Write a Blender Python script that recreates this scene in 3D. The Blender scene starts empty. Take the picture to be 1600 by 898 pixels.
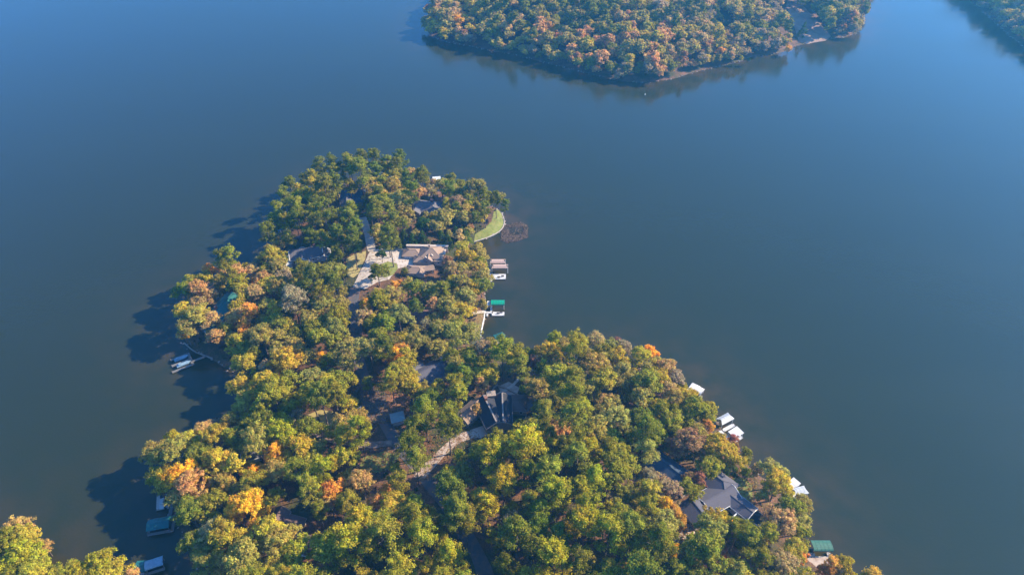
import bpy, bmesh, math, random, sys
import numpy as np
from mathutils import Vector, Matrix
R = math.radians
# ------------------------------------------------------------------ camera, world, sun, exposure
sc = bpy.context.scene
C = sc.collection
CAMH, PITCH, FPX, CX, CY = 240.0, R(40), 1067.0, 800.0, 449.0
cam_d = bpy.data.cameras.new('camera'); cam = bpy.data.objects.new('camera', cam_d); C.objects.link(cam)
cam.location = (0, 0, CAMH); cam.rotation_euler = (R(90) - PITCH, 0, 0)
cam_d.sensor_width = 36; cam_d.lens = 36 * FPX / 1600; cam_d.clip_start = 1; cam_d.clip_end = 30000
sc.camera = cam
SUN_EL, SUN_AZ = R(31), R(15)          # azimuth measured from +X towards +Y
SD = Vector((math.cos(SUN_EL)*math.cos(SUN_AZ), math.cos(SUN_EL)*math.sin(SUN_AZ), math.sin(SUN_EL)))
w = bpy.data.worlds.new('World'); sc.world = w; w.use_nodes = True
nt = w.node_tree; nt.nodes.clear()
sky = nt.nodes.new('ShaderNodeTexSky'); sky.sky_type = 'NISHITA'; sky.sun_disc = False
sky.sun_elevation = SUN_EL; sky.sun_rotation = R(90) - SUN_AZ
sky.air_density = 1.0; sky.dust_density = 0.7; sky.ozone_density = 8.0
bg = nt.nodes.new('ShaderNodeBackground'); bg.inputs[1].default_value = 0.15
wo = nt.nodes.new('ShaderNodeOutputWorld')
tintn = nt.nodes.new('ShaderNodeMix'); tintn.data_type = 'RGBA'; tintn.blend_type = 'MULTIPLY'; tintn.inputs[0].default_value = 1; tintn.inputs[7].default_value = (.72, 1.0, 1.22, 1)
nt.links.new(sky.outputs[0], tintn.inputs[6]); nt.links.new(tintn.outputs[2], bg.inputs[0]); nt.links.new(bg.outputs[0], wo.inputs[0])
sl = bpy.data.lights.new('sun', 'SUN'); sl.energy = 5.0; sl.angle = R(0.53); sl.color = (1, 0.86, 0.62)
so = bpy.data.objects.new('sun', sl); C.objects.link(so); so.rotation_euler = SD.to_track_quat('Z', 'Y').to_euler()
so.location = (200, 100, 400)
vs = sc.view_settings; vs.view_transform = 'Standard'; vs.look = 'None'; vs.gamma = 1; vs.exposure = 1.34
sc.render.resolution_x = 1024; sc.render.resolution_y = 574

# ------------------------------------------------------------------ helpers
rnd = random.Random(7); nr = np.random.RandomState(11)
CP, SP = math.cos(PITCH), math.sin(PITCH)
def P(u, v, z=0.0):
    """point of the place seen at photo pixel (u,v), at height z"""
    a = (u - CX) / FPX; b = (v - CY) / FPX
    d = Vector((a, CP - b * SP, -SP - b * CP)); t = (z - CAMH) / d.z
    return Vector((0, 0, CAMH)) + d * t
def proj(p):
    x, y, z = p[0], p[1], p[2] - CAMH
    dep = y * CP - z * SP; up = y * SP + z * CP
    return CX + FPX * x / dep, CY - FPX * up / dep, FPX / dep
def tag(o, label=None, cat=None, group=None, kind=None):
    if label: o['label'] = label
    if cat: o['category'] = cat
    if group: o['group'] = group
    if kind: o['kind'] = kind
    return o
def empty(name, loc, rz=0, label=None, cat=None, group=None):
    o = bpy.data.objects.new(name, None); o.location = loc; o.rotation_euler = (0, 0, rz); C.objects.link(o)
    o.empty_display_size = 1
    return tag(o, label, cat, group)
def mesh_obj(name, me, parent=None):
    o = bpy.data.objects.new(name, me); C.objects.link(o)
    if parent: o.parent = parent
    return o
class MB:
    def __init__(s): s.v = []; s.f = []
    def add(s, vs, fs):
        n = len(s.v); s.v += [tuple(p) for p in vs]; s.f += [tuple(n + i for i in f) for f in fs]; return s
    def box(s, c, d, rz=0, M=None):
        x, y, z = d[0]/2, d[1]/2, d[2]/2; cs, sn = math.cos(rz), math.sin(rz); pts = []
        for k in (-z, z):
            for (i, j) in ((-x, -y), (x, -y), (x, y), (-x, y)):
                pts.append((c[0] + i*cs - j*sn, c[1] + i*sn + j*cs, c[2] + k))
        return s.add(pts, [(3, 2, 1, 0), (4, 5, 6, 7), (0, 1, 5, 4), (1, 2, 6, 5), (2, 3, 7, 6), (3, 0, 4, 7)])
    def tube(s, a, b, r0, r1=None, n=6):
        a = Vector(a); b = Vector(b); r1 = r0 if r1 is None else r1
        d = (b - a).normalized(); q = Vector((0, 0, 1)) if abs(d.z) < .9 else Vector((1, 0, 0))
        e1 = d.cross(q).normalized(); e2 = d.cross(e1); pts = []
        for (p, r) in ((a, r0), (b, r1)):
            for i in range(n):
                t = 2*math.pi*i/n; pts.append(p + e1*(r*math.cos(t)) + e2*(r*math.sin(t)))
        fs = [(i, (i+1) % n, n + (i+1) % n, n + i) for i in range(n)] + [tuple(range(n)), tuple(range(2*n-1, n-1, -1))]
        return s.add(pts, fs)
    def prism(s, poly, z0, z1):
        n = len(poly)
        return s.add([(p[0], p[1], z0) for p in poly] + [(p[0], p[1], z1) for p in poly],
                     [tuple(range(n-1, -1, -1)), tuple(range(n, 2*n))] + [(i, (i+1) % n, n+(i+1) % n, n+i) for i in range(n)])
    def build(s, name, mat, parent=None, smooth=False):
        me = bpy.data.meshes.new(name); me.from_pydata(s.v, [], s.f); me.materials.append(mat)
        bm = bmesh.new(); bm.from_mesh(me); bmesh.ops.recalc_face_normals(bm, faces=bm.faces); bm.to_mesh(me); bm.free()
        if smooth: me.polygons.foreach_set('use_smooth', [True]*len(me.polygons))
        return mesh_obj(name, me, parent)

# ------------------------------------------------------------------ materials
def mat(name, col, col2=None, scale=1.0, rough=0.8, bump=0.0, spec=0.3, stretch=None, mid=(0.35, 0.65), metal=0, detail=6):
    m = bpy.data.materials.new(name); m.use_nodes = True; n = m.node_tree.nodes; l = m.node_tree.links
    b = n['Principled BSDF']; b.inputs['Roughness'].default_value = rough; b.inputs['Specular IOR Level'].default_value = spec
    b.inputs['Metallic'].default_value = metal
    b.inputs['Base Color'].default_value = (*col, 1)
    if col2:
        tc = n.new('ShaderNodeTexCoord'); mp = n.new('ShaderNodeMapping')
        if stretch: mp.inputs['Scale'].default_value = stretch
        nz = n.new('ShaderNodeTexNoise'); nz.inputs['Scale'].default_value = scale; nz.inputs['Detail'].default_value = detail
        nz.inputs['Roughness'].default_value = .65
        cr = n.new('ShaderNodeValToRGB'); cr.color_ramp.elements[0].position = mid[0]; cr.color_ramp.elements[1].position = mid[1]
        cr.color_ramp.elements[0].color = (*col, 1); cr.color_ramp.elements[1].color = (*col2, 1)
        l.new(tc.outputs['Object'], mp.inputs[0]); l.new(mp.outputs[0], nz.inputs['Vector']); l.new(nz.outputs[0], cr.inputs[0])
        l.new(cr.outputs[0], b.inputs['Base Color'])
        if bump:
            bp = n.new('ShaderNodeBump'); bp.inputs['Strength'].default_value = bump; bp.inputs['Distance'].default_value = .2
            l.new(nz.outputs[0], bp.inputs['Height']); l.new(bp.outputs[0], b.inputs['Normal'])
    return m
M = {}
M['litter'] = mat('leaf_litter', (.20, .095, .05), (.075, .05, .028), .22, .95, .6)
n_ = M['litter'].node_tree
def litter_extra(m):
    n = m.node_tree.nodes; l = m.node_tree.links; b = n['Principled BSDF']
    src = b.inputs['Base Color'].links[0].from_socket
    tc = n.new('ShaderNodeTexCoord'); z = n.new('ShaderNodeTexNoise'); z.inputs['Scale'].default_value = .055; z.inputs['Detail'].default_value = 8
    cr = n.new('ShaderNodeValToRGB'); cr.color_ramp.elements[0].position = .47; cr.color_ramp.elements[1].position = .6
    mx = n.new('ShaderNodeMix'); mx.data_type = 'RGBA'; mx.inputs[7].default_value = (.055, .06, .02, 1)
    f = n.new('ShaderNodeTexNoise'); f.inputs['Scale'].default_value = 2.2; f.inputs['Detail'].default_value = 8
    c2 = n.new('ShaderNodeValToRGB'); c2.color_ramp.elements[0].position = .35; c2.color_ramp.elements[1].position = .7
    c2.color_ramp.elements[0].color = (.45, .45, .45, 1); c2.color_ramp.elements[1].color = (1.5, 1.4, 1.35, 1)
    mu = n.new('ShaderNodeMix'); mu.data_type = 'RGBA'; mu.blend_type = 'MULTIPLY'; mu.inputs[0].default_value = 1
    l.new(tc.outputs['Object'], z.inputs['Vector']); l.new(z.outputs[0], cr.inputs[0]); l.new(cr.outputs[0], mx.inputs[0])
    l.new(src, mx.inputs[6]); l.new(tc.outputs['Object'], f.inputs['Vector']); l.new(f.outputs[0], c2.inputs[0])
    l.new(mx.outputs[2], mu.inputs[6]); l.new(c2.outputs[0], mu.inputs[7]); l.new(mu.outputs[2], b.inputs['Base Color'])
litter_extra(M['litter'])
M['lawn'] = mat('lawn_grass', (.17, .19, .035), (.24, .21, .06), .35, .95, .3)
M['green_lawn'] = mat('green_lawn_grass', (.13, .165, .03), (.24, .22, .06), .45, .95, .3)
M['dry_lawn'] = mat('dry_lawn_grass', (.34, .27, .10), (.42, .33, .13), .35, .95, .3)
M['brown_lawn'] = mat('brown_lawn_grass', (.22, .13, .06), (.15, .15, .04), .16, .95, .3)
M['asphalt'] = mat('worn_asphalt', (.085, .078, .08), (.16, .10, .075), .35, .9, .2, mid=(.45, .62))
M['concrete'] = mat('pale_concrete', (.50, .42, .35), (.38, .31, .25), .3, .85, .15)
M['sand'] = mat('sandy_drive', (.46, .36, .29), (.30, .21, .16), .35, .95, .3)
M['leafysand'] = mat('leaf_strewn_sand', (.42, .33, .27), (.20, .12, .075), .28, .95, .3, mid=(.45, .62))
M['litterpath'] = mat('littered_path', (.30, .21, .16), (.13, .075, .045), .5, .95, .3)
M['rock'] = mat('shore_rock', (.42, .33, .28), (.22, .17, .15), 1.2, .9, .5)
M['taupe'] = mat('taupe_shingles', (.31, .205, .14), (.23, .155, .11), 2.5, .85, .3, stretch=(1, 1, 4))
M['charcoal'] = mat('charcoal_shingles', (.075, .07, .085), (.105, .095, .11), 2.5, .85, .3, stretch=(1, 1, 4))
M['black'] = mat('black_shingles', (.02, .022, .03), (.035, .034, .042), 2.5, .85, .3)
M['greyroof'] = mat('grey_shingles', (.15, .135, .14), (.11, .10, .11), 2.5, .85, .3)
M['brownroof'] = mat('brown_shingles', (.16, .095, .075), (.10, .065, .055), 2.5, .85, .3)
M['redroof'] = mat('russet_shingles', (.20, .10, .085), (.14, .075, .065), 2.5, .85, .3)
M['navyroof'] = mat('slate_blue_shingles', (.05, .075, .11), (.035, .055, .085), 2.5, .7, .3)
M['tealroof'] = mat('dark_teal_metal', (.02, .10, .095), (.03, .14, .13), 1.5, .5, .2)
M['tealroofpale'] = mat('pale_teal_metal', (.20, .26, .25), (.16, .21, .21), .8, .5, .1)
M['greenmetal'] = mat('green_metal', (.0, .27, .155), (.01, .21, .12), .8, .4, .1)
M['dullgreen'] = mat('dull_green_metal', (.035, .12, .075), (.06, .15, .10), .8, .5, .1)
M['tealmetal'] = mat('teal_metal', (.012, .13, .125), (.02, .09, .09), .6, .5, .1)
M['whitemetal'] = mat('white_metal', (.62, .59, .56), (.50, .47, .44), .5, .5, .1)
M['greymetal'] = mat('grey_metal', (.50, .49, .47), (.42, .41, .39), .5, .5, .1)
M['tanmetal'] = mat('salmon_tan_metal', (.52, .34, .26), (.46, .30, .23), .7, .6, .1)
M['white'] = mat('white_paint', (.80, .78, .74), (.68, .65, .60), .8, .6)
M['cream'] = mat('cream_stucco', (.50, .40, .32), (.43, .34, .27), .8, .85, .2)
M['stone'] = mat('tan_stone', (.36, .28, .22), (.26, .20, .16), 2, .9, .4)
M['greywall'] = mat('grey_siding', (.42, .40, .39), (.34, .32, .31), 1, .8)
M['brick'] = mat('red_brick', (.28, .13, .09), (.20, .10, .075), 3, .9, .3)
M['trim'] = mat('pale_trim', (.30, .25, .22), (.20, .17, .15), 1, .7)
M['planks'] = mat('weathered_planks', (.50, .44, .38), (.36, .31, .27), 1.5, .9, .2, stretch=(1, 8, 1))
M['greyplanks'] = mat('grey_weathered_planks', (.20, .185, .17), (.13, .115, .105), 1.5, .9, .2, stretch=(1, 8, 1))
M['darkplanks'] = mat('dark_planks', (.16, .11, .09), (.10, .075, .065), 1.5, .9, .2)
M['post'] = mat('dock_timber', (.22, .17, .13), (.14, .11, .09), 2, .9)
M['glass'] = mat('window_glass', (.03, .04, .05), None, rough=.08, spec=.8)
M['carpaint'] = mat('white_car_paint', (.62, .66, .70), None, rough=.25, spec=.6)
M['darkpaint'] = mat('dark_car_paint', (.06, .065, .08), None, rough=.3, spec=.6)
M['bluepaint'] = mat('pale_blue_canvas', (.22, .32, .38), (.15, .22, .27), 1, .6)
M['tyre'] = mat('tyre_rubber', (.02, .02, .02), None, rough=.9)
M['metal'] = mat('brushed_metal', (.5, .5, .5), None, rough=.35, metal=1)
M['brush'] = mat('dead_brush', (.20, .13, .085), (.10, .065, .045), 2, .95, .5)
M['bark'] = mat('tree_bark', (.17, .125, .10), (.10, .075, .06), 3, .95, .5, stretch=(3, 3, .5))
M['firepit'] = mat('dark_wicker', (.035, .03, .03), (.06, .05, .045), 3, .9)
def leaf_mat(name, mode):
    m = bpy.data.materials.new(name); m.use_nodes = True; n = m.node_tree.nodes; l = m.node_tree.links; n.clear()
    out = n.new('ShaderNodeOutputMaterial'); mix = n.new('ShaderNodeMixShader'); mix.inputs[0].default_value = .42
    d = n.new('ShaderNodeBsdfDiffuse'); t = n.new('ShaderNodeBsdfTranslucent')
    at = n.new('ShaderNodeAttribute'); at.attribute_name = 'tint'
    sep = n.new('ShaderNodeSeparateColor'); l.new(at.outputs['Color'], sep.inputs[0])
    hs = n.new('ShaderNodeHueSaturation')
    if mode == 'obj':
        oi = n.new('ShaderNodeObjectInfo'); l.new(oi.outputs['Color'], hs.inputs['Color'])
    else:
        a2 = n.new('ShaderNodeAttribute'); a2.attribute_name = 'leafcol'; l.new(a2.outputs['Color'], hs.inputs['Color'])
    mh = n.new('ShaderNodeMapRange'); mh.inputs[3].default_value = .478; mh.inputs[4].default_value = .522
    l.new(sep.outputs[0], mh.inputs[0]); l.new(mh.outputs[0], hs.inputs['Hue'])
    mv = n.new('ShaderNodeMapRange'); mv.inputs[3].default_value = .55; mv.inputs[4].default_value = 1.4
    l.new(sep.outputs[1], mv.inputs[0]); l.new(mv.outputs[0], hs.inputs['Value'])
    l.new(hs.outputs[0], d.inputs[0]); l.new(hs.outputs[0], t.inputs[0])
    l.new(d.outputs[0], mix.inputs[1]); l.new(t.outputs[0], mix.inputs[2]); l.new(mix.outputs[0], out.inputs[0])
    return m
M['leaf'] = leaf_mat('tree_foliage', 'obj'); M['leafstuff'] = leaf_mat('wood_foliage', 'attr')

# ------------------------------------------------------------------ shorelines (photo pixels at water level)
SH_PEN = [(490,298),(520,290),(570,285),(630,287),(660,294),(692,301),(722,310),(748,318),(772,323),(785,333),(789,346),(785,358),(768,369),(741,377),
 (738,384),(746,396),(754,412),(757,432),(760,460),(759,485),(753,512),(751,527),(762,545),(790,566),(822,578),(850,580),(880,572),(930,566),(980,570),(1018,582),
 (1052,594),(1080,608),(1096,628),(1115,650),(1126,668),(1136,690),(1154,713),(1175,737),(1200,752),(1226,768),(1243,790),(1252,815),(1255,840),(1260,862),(1272,876),(1296,895),
 (1325,925),(1370,980),(1380,1100),(900,1130),(420,1110),(350,1000),(318,930),(306,885),(300,862),(288,840),(275,815),(263,793),(256,768),(252,742),(262,722),(288,712),(322,700),(352,682),(374,655),
 (382,628),(378,604),(366,584),(352,572),(330,559),(303,549),(289,537),(281,520),(282,500),(290,480),(303,462),(322,448),(350,438),(382,434),(402,427),(420,415),
 (431,401),(430,386),(436,370),(445,352),(455,337),(468,320),(478,306)]
SH_WEST = [(-260,850),(-120,852),(0,872),(40,886),(85,912),(140,928),(180,945),(215,970),(240,1000),(250,1100),(-300,1100)]
SH_FAR = [(668,52),(680,62),(730,72),(770,80),(810,88),(850,98),(900,111),(940,121),(980,128),(1012,130),(1050,124),(1090,112),(1120,105),(1155,97),(1168,90),(1200,87),
 (1232,79),(1246,71),(1272,67),(1300,61),(1335,56),(1346,42),(1349,20),(1354,0),(1385,-60),(1400,-120),(1150,-150),(950,-150),(830,-110),(770,-60),(722,-22),(690,8),(670,30)]
SH_EAST = [(1440,-60),(1500,-12),(1548,30),(1592,70),(1660,112),(1740,150),(1900,170),(2150,130),(2100,-60),(1800,-120),(1560,-110)]
def chaikin(p, k=2):
    for _ in range(k):
        q = []
        for i in range(len(p)):
            a = p[i]; b = p[(i+1) % len(p)]
            q += [a*.75 + b*.25, a*.25 + b*.75]
        p = q
    return p
def world_poly(px, k=2): return np.array([(p.x, p.y) for p in chaikin([P(u, v, 0) for (u, v) in px], k)])
LAND = {'pen': world_poly(SH_PEN), 'west': world_poly(SH_WEST), 'far': world_poly(SH_FAR), 'east': world_poly(SH_EAST)}
def sdist(poly, X, Y):
    """signed distance, positive inside"""
    d = np.full(X.shape, 1e9); ins = np.zeros(X.shape, bool)
    for i in range(len(poly)):
        ax, ay = poly[i]; bx, by = poly[(i+1) % len(poly)]
        ex, ey = bx-ax, by-ay; L = ex*ex+ey*ey + 1e-9
        t = np.clip(((X-ax)*ex+(Y-ay)*ey)/L, 0, 1)
        d = np.minimum(d, (X-ax-t*ex)**2+(Y-ay-t*ey)**2)
        if ay != by:
            c = ((ay > Y) != (by > Y)) & (X < (bx-ax)*(Y-ay)/(by-ay)+ax); ins ^= c
    d = np.sqrt(d); return np.where(ins, d, -d)
def wob(X, Y, s): return (np.sin(X*s+1.3*np.sin(Y*s*.7))+np.sin(Y*s*1.3+1.7*np.sin(X*s*.6+2)))/2
class Terrain:
    def __init__(s, key, step, peak, fall, slope=.35):
        poly = LAND[key]; s.poly = poly; s.step = step; m = 14
        s.x0, s.y0 = poly[:, 0].min()-m, poly[:, 1].min()-m
        nx = int((poly[:, 0].max()+m-s.x0)/step)+2; ny = int((poly[:, 1].max()+m-s.y0)/step)+2
        X, Y = np.meshgrid(s.x0+np.arange(nx)*step, s.y0+np.arange(ny)*step)
        sd = sdist(poly, X, Y) + wob(X, Y, .35)*.5 + wob(X, Y, .13)*.8
        h = np.where(sd > 0, np.minimum(sd*slope, .7+sd*.02) + peak*(1-np.exp(-np.maximum(sd-2, 0)/fall)) + wob(X, Y, .05)*.5*np.clip(sd/15, 0, 1), np.maximum(sd*.35, -2))
        s.X, s.Y, s.H, s.sd = X, Y, h, sd; s.nx, s.ny = nx, ny
    def h(s, x, y):
        fx = (x-s.x0)/s.step; fy = (y-s.y0)/s.step; i = min(max(int(fx), 0), s.nx-2); j = min(max(int(fy), 0), s.ny-2)
        a = min(max(fx-i, 0), 1); b = min(max(fy-j, 0), 1)
        # same triangulation as the mesh (quads are split along i,j -> i+1,j+1)
        h00, h10, h01, h11 = s.H[j, i], s.H[j, i+1], s.H[j+1, i], s.H[j+1, i+1]
        return float(h00+a*(h10-h00)+b*(h11-h10)) if a >= b else float(h00+b*(h01-h00)+a*(h11-h01))
    def build(s, name, material):
        keep = s.sd > -9
        idx = -np.ones(s.X.shape, int); idx[keep] = np.arange(keep.sum())
        v = np.stack([s.X[keep], s.Y[keep], s.H[keep]], 1)
        a, b, c, d = idx[:-1, :-1], idx[:-1, 1:], idx[1:, 1:], idx[1:, :-1]
        ok = (a >= 0) & (b >= 0) & (c >= 0) & (d >= 0)
        f = [t for q in zip(a[ok], b[ok], c[ok], d[ok]) for t in ((q[0], q[1], q[2]), (q[0], q[2], q[3]))]
        me = bpy.data.meshes.new(name); me.from_pydata(v.tolist(), [], [tuple(int(i) for i in t) for t in f]); me.materials.append(material)
        me.polygons.foreach_set('use_smooth', [True]*len(me.polygons))
        return tag(mesh_obj(name, me), kind='structure')
T = Terrain('pen', 2.5, 5.0, 30); TW = Terrain('west', 3, 3, 30); TF = Terrain('far', 6, 14, 70, .3); TE = Terrain('east', 6, 12, 50, .3)
T.build('peninsula_ground', M['litter']); TW.build('west_shore_ground', M['litter'])
TF.build('far_shore_ground', M['litter']); TE.build('east_shore_ground', M['litter'])
def G(u, v, t=T, up=0.0):
    """ground point seen at a pixel (height 'up' above the ground)"""
    z = 2.0
    for _ in range(6):
        p = P(u, v, z+up); z = max(t.h(p.x, p.y), 0)
    return Vector((p.x, p.y, z))
def pin(poly, x, y):
    c = False; n = len(poly)
    for i in range(n):
        ax, ay = poly[i][0], poly[i][1]; bx, by = poly[(i+1) % n][0], poly[(i+1) % n][1]
        if (ay > y) != (by > y) and x < (bx-ax)*(y-ay)/(by-ay)+ax: c = not c
    return c
def pdist(poly, x, y):
    if pin(poly, x, y): return 0
    m = 1e9
    for i in range(len(poly)):
        ax, ay = poly[i][0], poly[i][1]; bx, by = poly[(i+1) % len(poly)][0], poly[(i+1) % len(poly)][1]
        ex, ey = bx-ax, by-ay; t = min(max(((x-ax)*ex+(y-ay)*ey)/(ex*ex+ey*ey+1e-9), 0), 1)
        m = min(m, math.hypot(x-ax-t*ex, y-ay-t*ey))
    return m

# ------------------------------------------------------------------ water
def water():
    xs = np.concatenate([[-9000, -4000, -1500, -700], np.arange(-420, 620, 4.), [800, 1500, 4000, 9000]])
    ys = np.concatenate([[-9000, -3000, -800, -100], np.arange(20, 1100, 4.), [1400, 2500, 5000, 9000]])
    X, Y = np.meshgrid(xs, ys); sd = np.full(X.shape, -1e9)
    for k in LAND: sd = np.maximum(sd, sdist(LAND[k], X, Y))
    n = X.size; ny, nx = X.shape; I = np.arange(n).reshape(ny, nx)
    q = np.stack([I[:-1, :-1], I[:-1, 1:], I[1:, 1:], I[1:, :-1]], -1).reshape(-1, 4)
    me = bpy.data.meshes.new('lake_water')
    me.vertices.add(n); me.vertices.foreach_set('co', np.stack([X, Y, X*0], -1).astype(np.float32).ravel())
    me.loops.add(len(q)*4); me.loops.foreach_set('vertex_index', q.ravel().astype(np.int32))
    me.polygons.add(len(q)); me.polygons.foreach_set('loop_start', (np.arange(len(q))*4).astype(np.int32)); me.update()
    at = me.attributes.new('shallow', 'FLOAT', 'POINT'); at.data.foreach_set('value', np.exp(np.minimum(sd, 0)/15).astype(np.float32).ravel())
    m = bpy.data.materials.new('lake_water'); m.use_nodes = True; nn = m.node_tree.nodes; l = m.node_tree.links; b = nn['Principled BSDF']
    b.inputs['Roughness'].default_value = .10; b.inputs['IOR'].default_value = 1.33; b.inputs['Specular IOR Level'].default_value = .5
    a = nn.new('ShaderNodeAttribute'); a.attribute_name = 'shallow'
    tc = nn.new('ShaderNodeTexCoord')
    z1 = nn.new('ShaderNodeTexNoise'); z1.inputs['Scale'].default_value = .07; z1.inputs['Detail'].default_value = 5
    mp = nn.new('ShaderNodeMapping'); mp.inputs['Scale'].default_value = (.35, 1, 1); mp.inputs['Rotation'].default_value = (0, 0, .5)
    z2 = nn.new('ShaderNodeTexNoise'); z2.inputs['Scale'].default_value = .018; z2.inputs['Detail'].default_value = 4
    l.new(tc.outputs['Object'], z1.inputs['Vector']); l.new(tc.outputs['Object'], mp.inputs[0]); l.new(mp.outputs[0], z2.inputs['Vector'])
    pw = nn.new('ShaderNodeMath'); pw.operation = 'MULTIPLY'
    mr = nn.new('ShaderNodeMapRange'); mr.inputs[1].default_value = .35; mr.inputs[2].default_value = .65; mr.inputs[3].default_value = .1; mr.inputs[4].default_value = .9
    l.new(z1.outputs[0], mr.inputs[0]); l.new(a.outputs['Fac'], pw.inputs[0]); l.new(mr.outputs[0], pw.inputs[1])
    deep = nn.new('ShaderNodeMix'); deep.data_type = 'RGBA'; deep.inputs[6].default_value = (.0165, .0225, .0085, 1); deep.inputs[7].default_value = (.0190, .0255, .0100, 1)
    mx = nn.new('ShaderNodeMix'); mx.data_type = 'RGBA'; mx.inputs[7].default_value = (.070, .042, .015, 1)
    l.new(z2.outputs[0], deep.inputs[0]); l.new(deep.outputs[2], mx.inputs[6]); l.new(pw.outputs[0], mx.inputs[0]); l.new(mx.outputs[2], b.inputs['Base Color'])
    z3 = nn.new('ShaderNodeTexNoise'); z3.inputs['Scale'].default_value = .9; z3.inputs['Detail'].default_value = 4; l.new(tc.outputs['Object'], z3.inputs['Vector'])
    z4 = nn.new('ShaderNodeMapRange'); z4.inputs[1].default_value = .3; z4.inputs[2].default_value = .7; z4.inputs[3].default_value = .06; z4.inputs[4].default_value = .22; l.new(z2.outputs[0], z4.inputs[0]); l.new(z4.outputs[0], b.inputs['Roughness'])
    bp = nn.new('ShaderNodeBump'); bp.inputs['Strength'].default_value = .35; bp.inputs['Distance'].default_value = .12
    l.new(z3.outputs[0], bp.inputs['Height']); l.new(bp.outputs[0], b.inputs['Normal'])
    me.materials.append(m); tag(mesh_obj('lake_water', me), kind='structure')
water()

# ------------------------------------------------------------------ sheets on the ground: lawns, drives, roads
def sheet(name, pxpoly, material, up=.1, label=None):
    """a patch draped on the terrain: polygon clipped from a fine grid fan"""
    w_ = [G(u, v) for u, v in pxpoly]; pl = [(p.x, p.y) for p in w_]
    bm = bmesh.new(); vs_ = [bm.verts.new((x, y, 0)) for x, y in pl]; bm.faces.new(vs_)
    xs = [p[0] for p in pl]; ys = [p[1] for p in pl]; st = T.step/2
    def cut(no, co):
        bmesh.ops.bisect_plane(bm, geom=bm.verts[:]+bm.edges[:]+bm.faces[:], plane_co=co, plane_no=no)
    x = math.floor(min(xs)/st)*st
    k = math.ceil((min(xs)-T.x0)/T.step)
    while T.x0+k*T.step < max(xs): cut((1, 0, 0), (T.x0+k*T.step, 0, 0)); k += 1
    k = math.ceil((min(ys)-T.y0)/T.step)
    while T.y0+k*T.step < max(ys): cut((0, 1, 0), (0, T.y0+k*T.step, 0)); k += 1
    # the diagonals too, so the sheet follows the ground's triangles
    dmin = min(y-x for x, y in pl)-(T.y0-T.x0); dmax = max(y-x for x, y in pl)-(T.y0-T.x0)
    k = math.ceil(dmin/T.step)
    while k*T.step < dmax: cut((-1, 1, 0), (T.x0, T.y0+k*T.step, 0)); k += 1
    for v in bm.verts: v.co.z = T.h(v.co.x, v.co.y)+up
    bmesh.ops.recalc_face_normals(bm, faces=bm.faces)
    if sum(f.normal.z for f in bm.faces) < 0: bmesh.ops.reverse_faces(bm, faces=bm.faces)
    me = bpy.data.meshes.new(name); bm.to_mesh(me); bm.free(); me.materials.append(material)
    o = mesh_obj(name, me); return tag(o, label, None, None, 'structure')
def smooth_line(pts, k=2):
    for _ in range(k):
        q = [pts[0]]
        for a, b in zip(pts[:-1], pts[1:]): q += [a*.75+b*.25, a*.25+b*.75]
        q.append(pts[-1]); pts = q
    return pts
ROADW = []
def road(name, px, width, material, up=.12):
    pts = smooth_line([Vector((p.x, p.y, 0)) for p in (G(u, v) for u, v in px)])
    fine = [pts[0]]
    for a, b in zip(pts[:-1], pts[1:]):
        n = max(1, int((b-a).length/1.2)); fine += [a.lerp(b, (i+1)/n) for i in range(n)]
    mb = MB(); nk = 6
    for i, p in enumerate(fine):
        d = (fine[min(i+1, len(fine)-1)]-fine[max(i-1, 0)]).normalized(); nrm = Vector((-d.y, d.x, 0))
        ww = width*(1+.08*math.sin(i*.4))
        for k in range(nk+1):
            q = p+nrm*(ww*(k/nk-.5)); mb.v.append((q.x, q.y, T.h(q.x, q.y)+up))
    for i in range(len(fine)-1):
        for k in range(nk): a = i*(nk+1)+k; mb.f.append((a, a+1, a+nk+2, a+nk+1))
    ROADW.append((fine, width)); o = mb.build(name, material); return tag(o, kind='structure')
road('road', [(556,448),(551,470),(556,500),(559,535),(562,570),(574,608),(594,645),(612,680),(632,705),(655,735),(682,765),(702,795),(725,830),(745,862),(762,905),(775,980)], 5.4, M['asphalt'], .12)
road('driveway', [(653,748),(668,730),(686,712),(704,694),(722,682),(750,676)], 4.2, M['leafysand'], .17)
road('driveway', [(488,672),(508,684),(540,692),(575,696),(612,692)], 3.2, M['litterpath'], .2)
road('driveway', [(566,340),(572,356),(577,372),(581,392)], 4.6, M['concrete'], .16)
road('path', [(700,652),(745,640)], 2.0, M['sand'], .2)
sheet('driveway', [(551,449),(560,430),(571,408),(577,394),(600,386),(628,388),(652,392),(654,414),(634,417),(622,420),(608,437),(590,441),(570,452)], M['concrete'], .19)
sheet('driveway', [(562,610),(600,612),(622,626),(634,640),(612,650),(585,662),(570,650)], M['asphalt'], .21)
sheet('driveway', [(735,672),(757,664),(768,676),(752,684),(735,684)], M['concrete'], .24)
sheet('driveway', [(1068,822),(1082,816),(1086,832),(1072,850),(1052,846)], M['concrete'], .2)
sheet('lawn', [(541,404),(556,396),(572,392),(571,404),(560,428),(552,434),(542,430)], M['dry_lawn'], .1)
sheet('lawn', [(593,414),(606,409),(620,412),(622,420),(614,430),(602,434),(592,428)], M['green_lawn'], .27)
sheet('lawn', [(741,377),(742,366),(756,358),(768,346),(772,330),(777,327),(783,333),(788.5,346),(784.5,358),(768,368.5)], M['green_lawn'], .1)
sheet('lawn', [(733,492),(745,487),(758.5,486),(753,512),(751,526),(738,522),(730,508)], M['brown_lawn'], .1)
sheet('lawn', [(480,648),(500,640),(530,644),(534,660),(500,670),(482,664)], M['dry_lawn'], .1)
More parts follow.
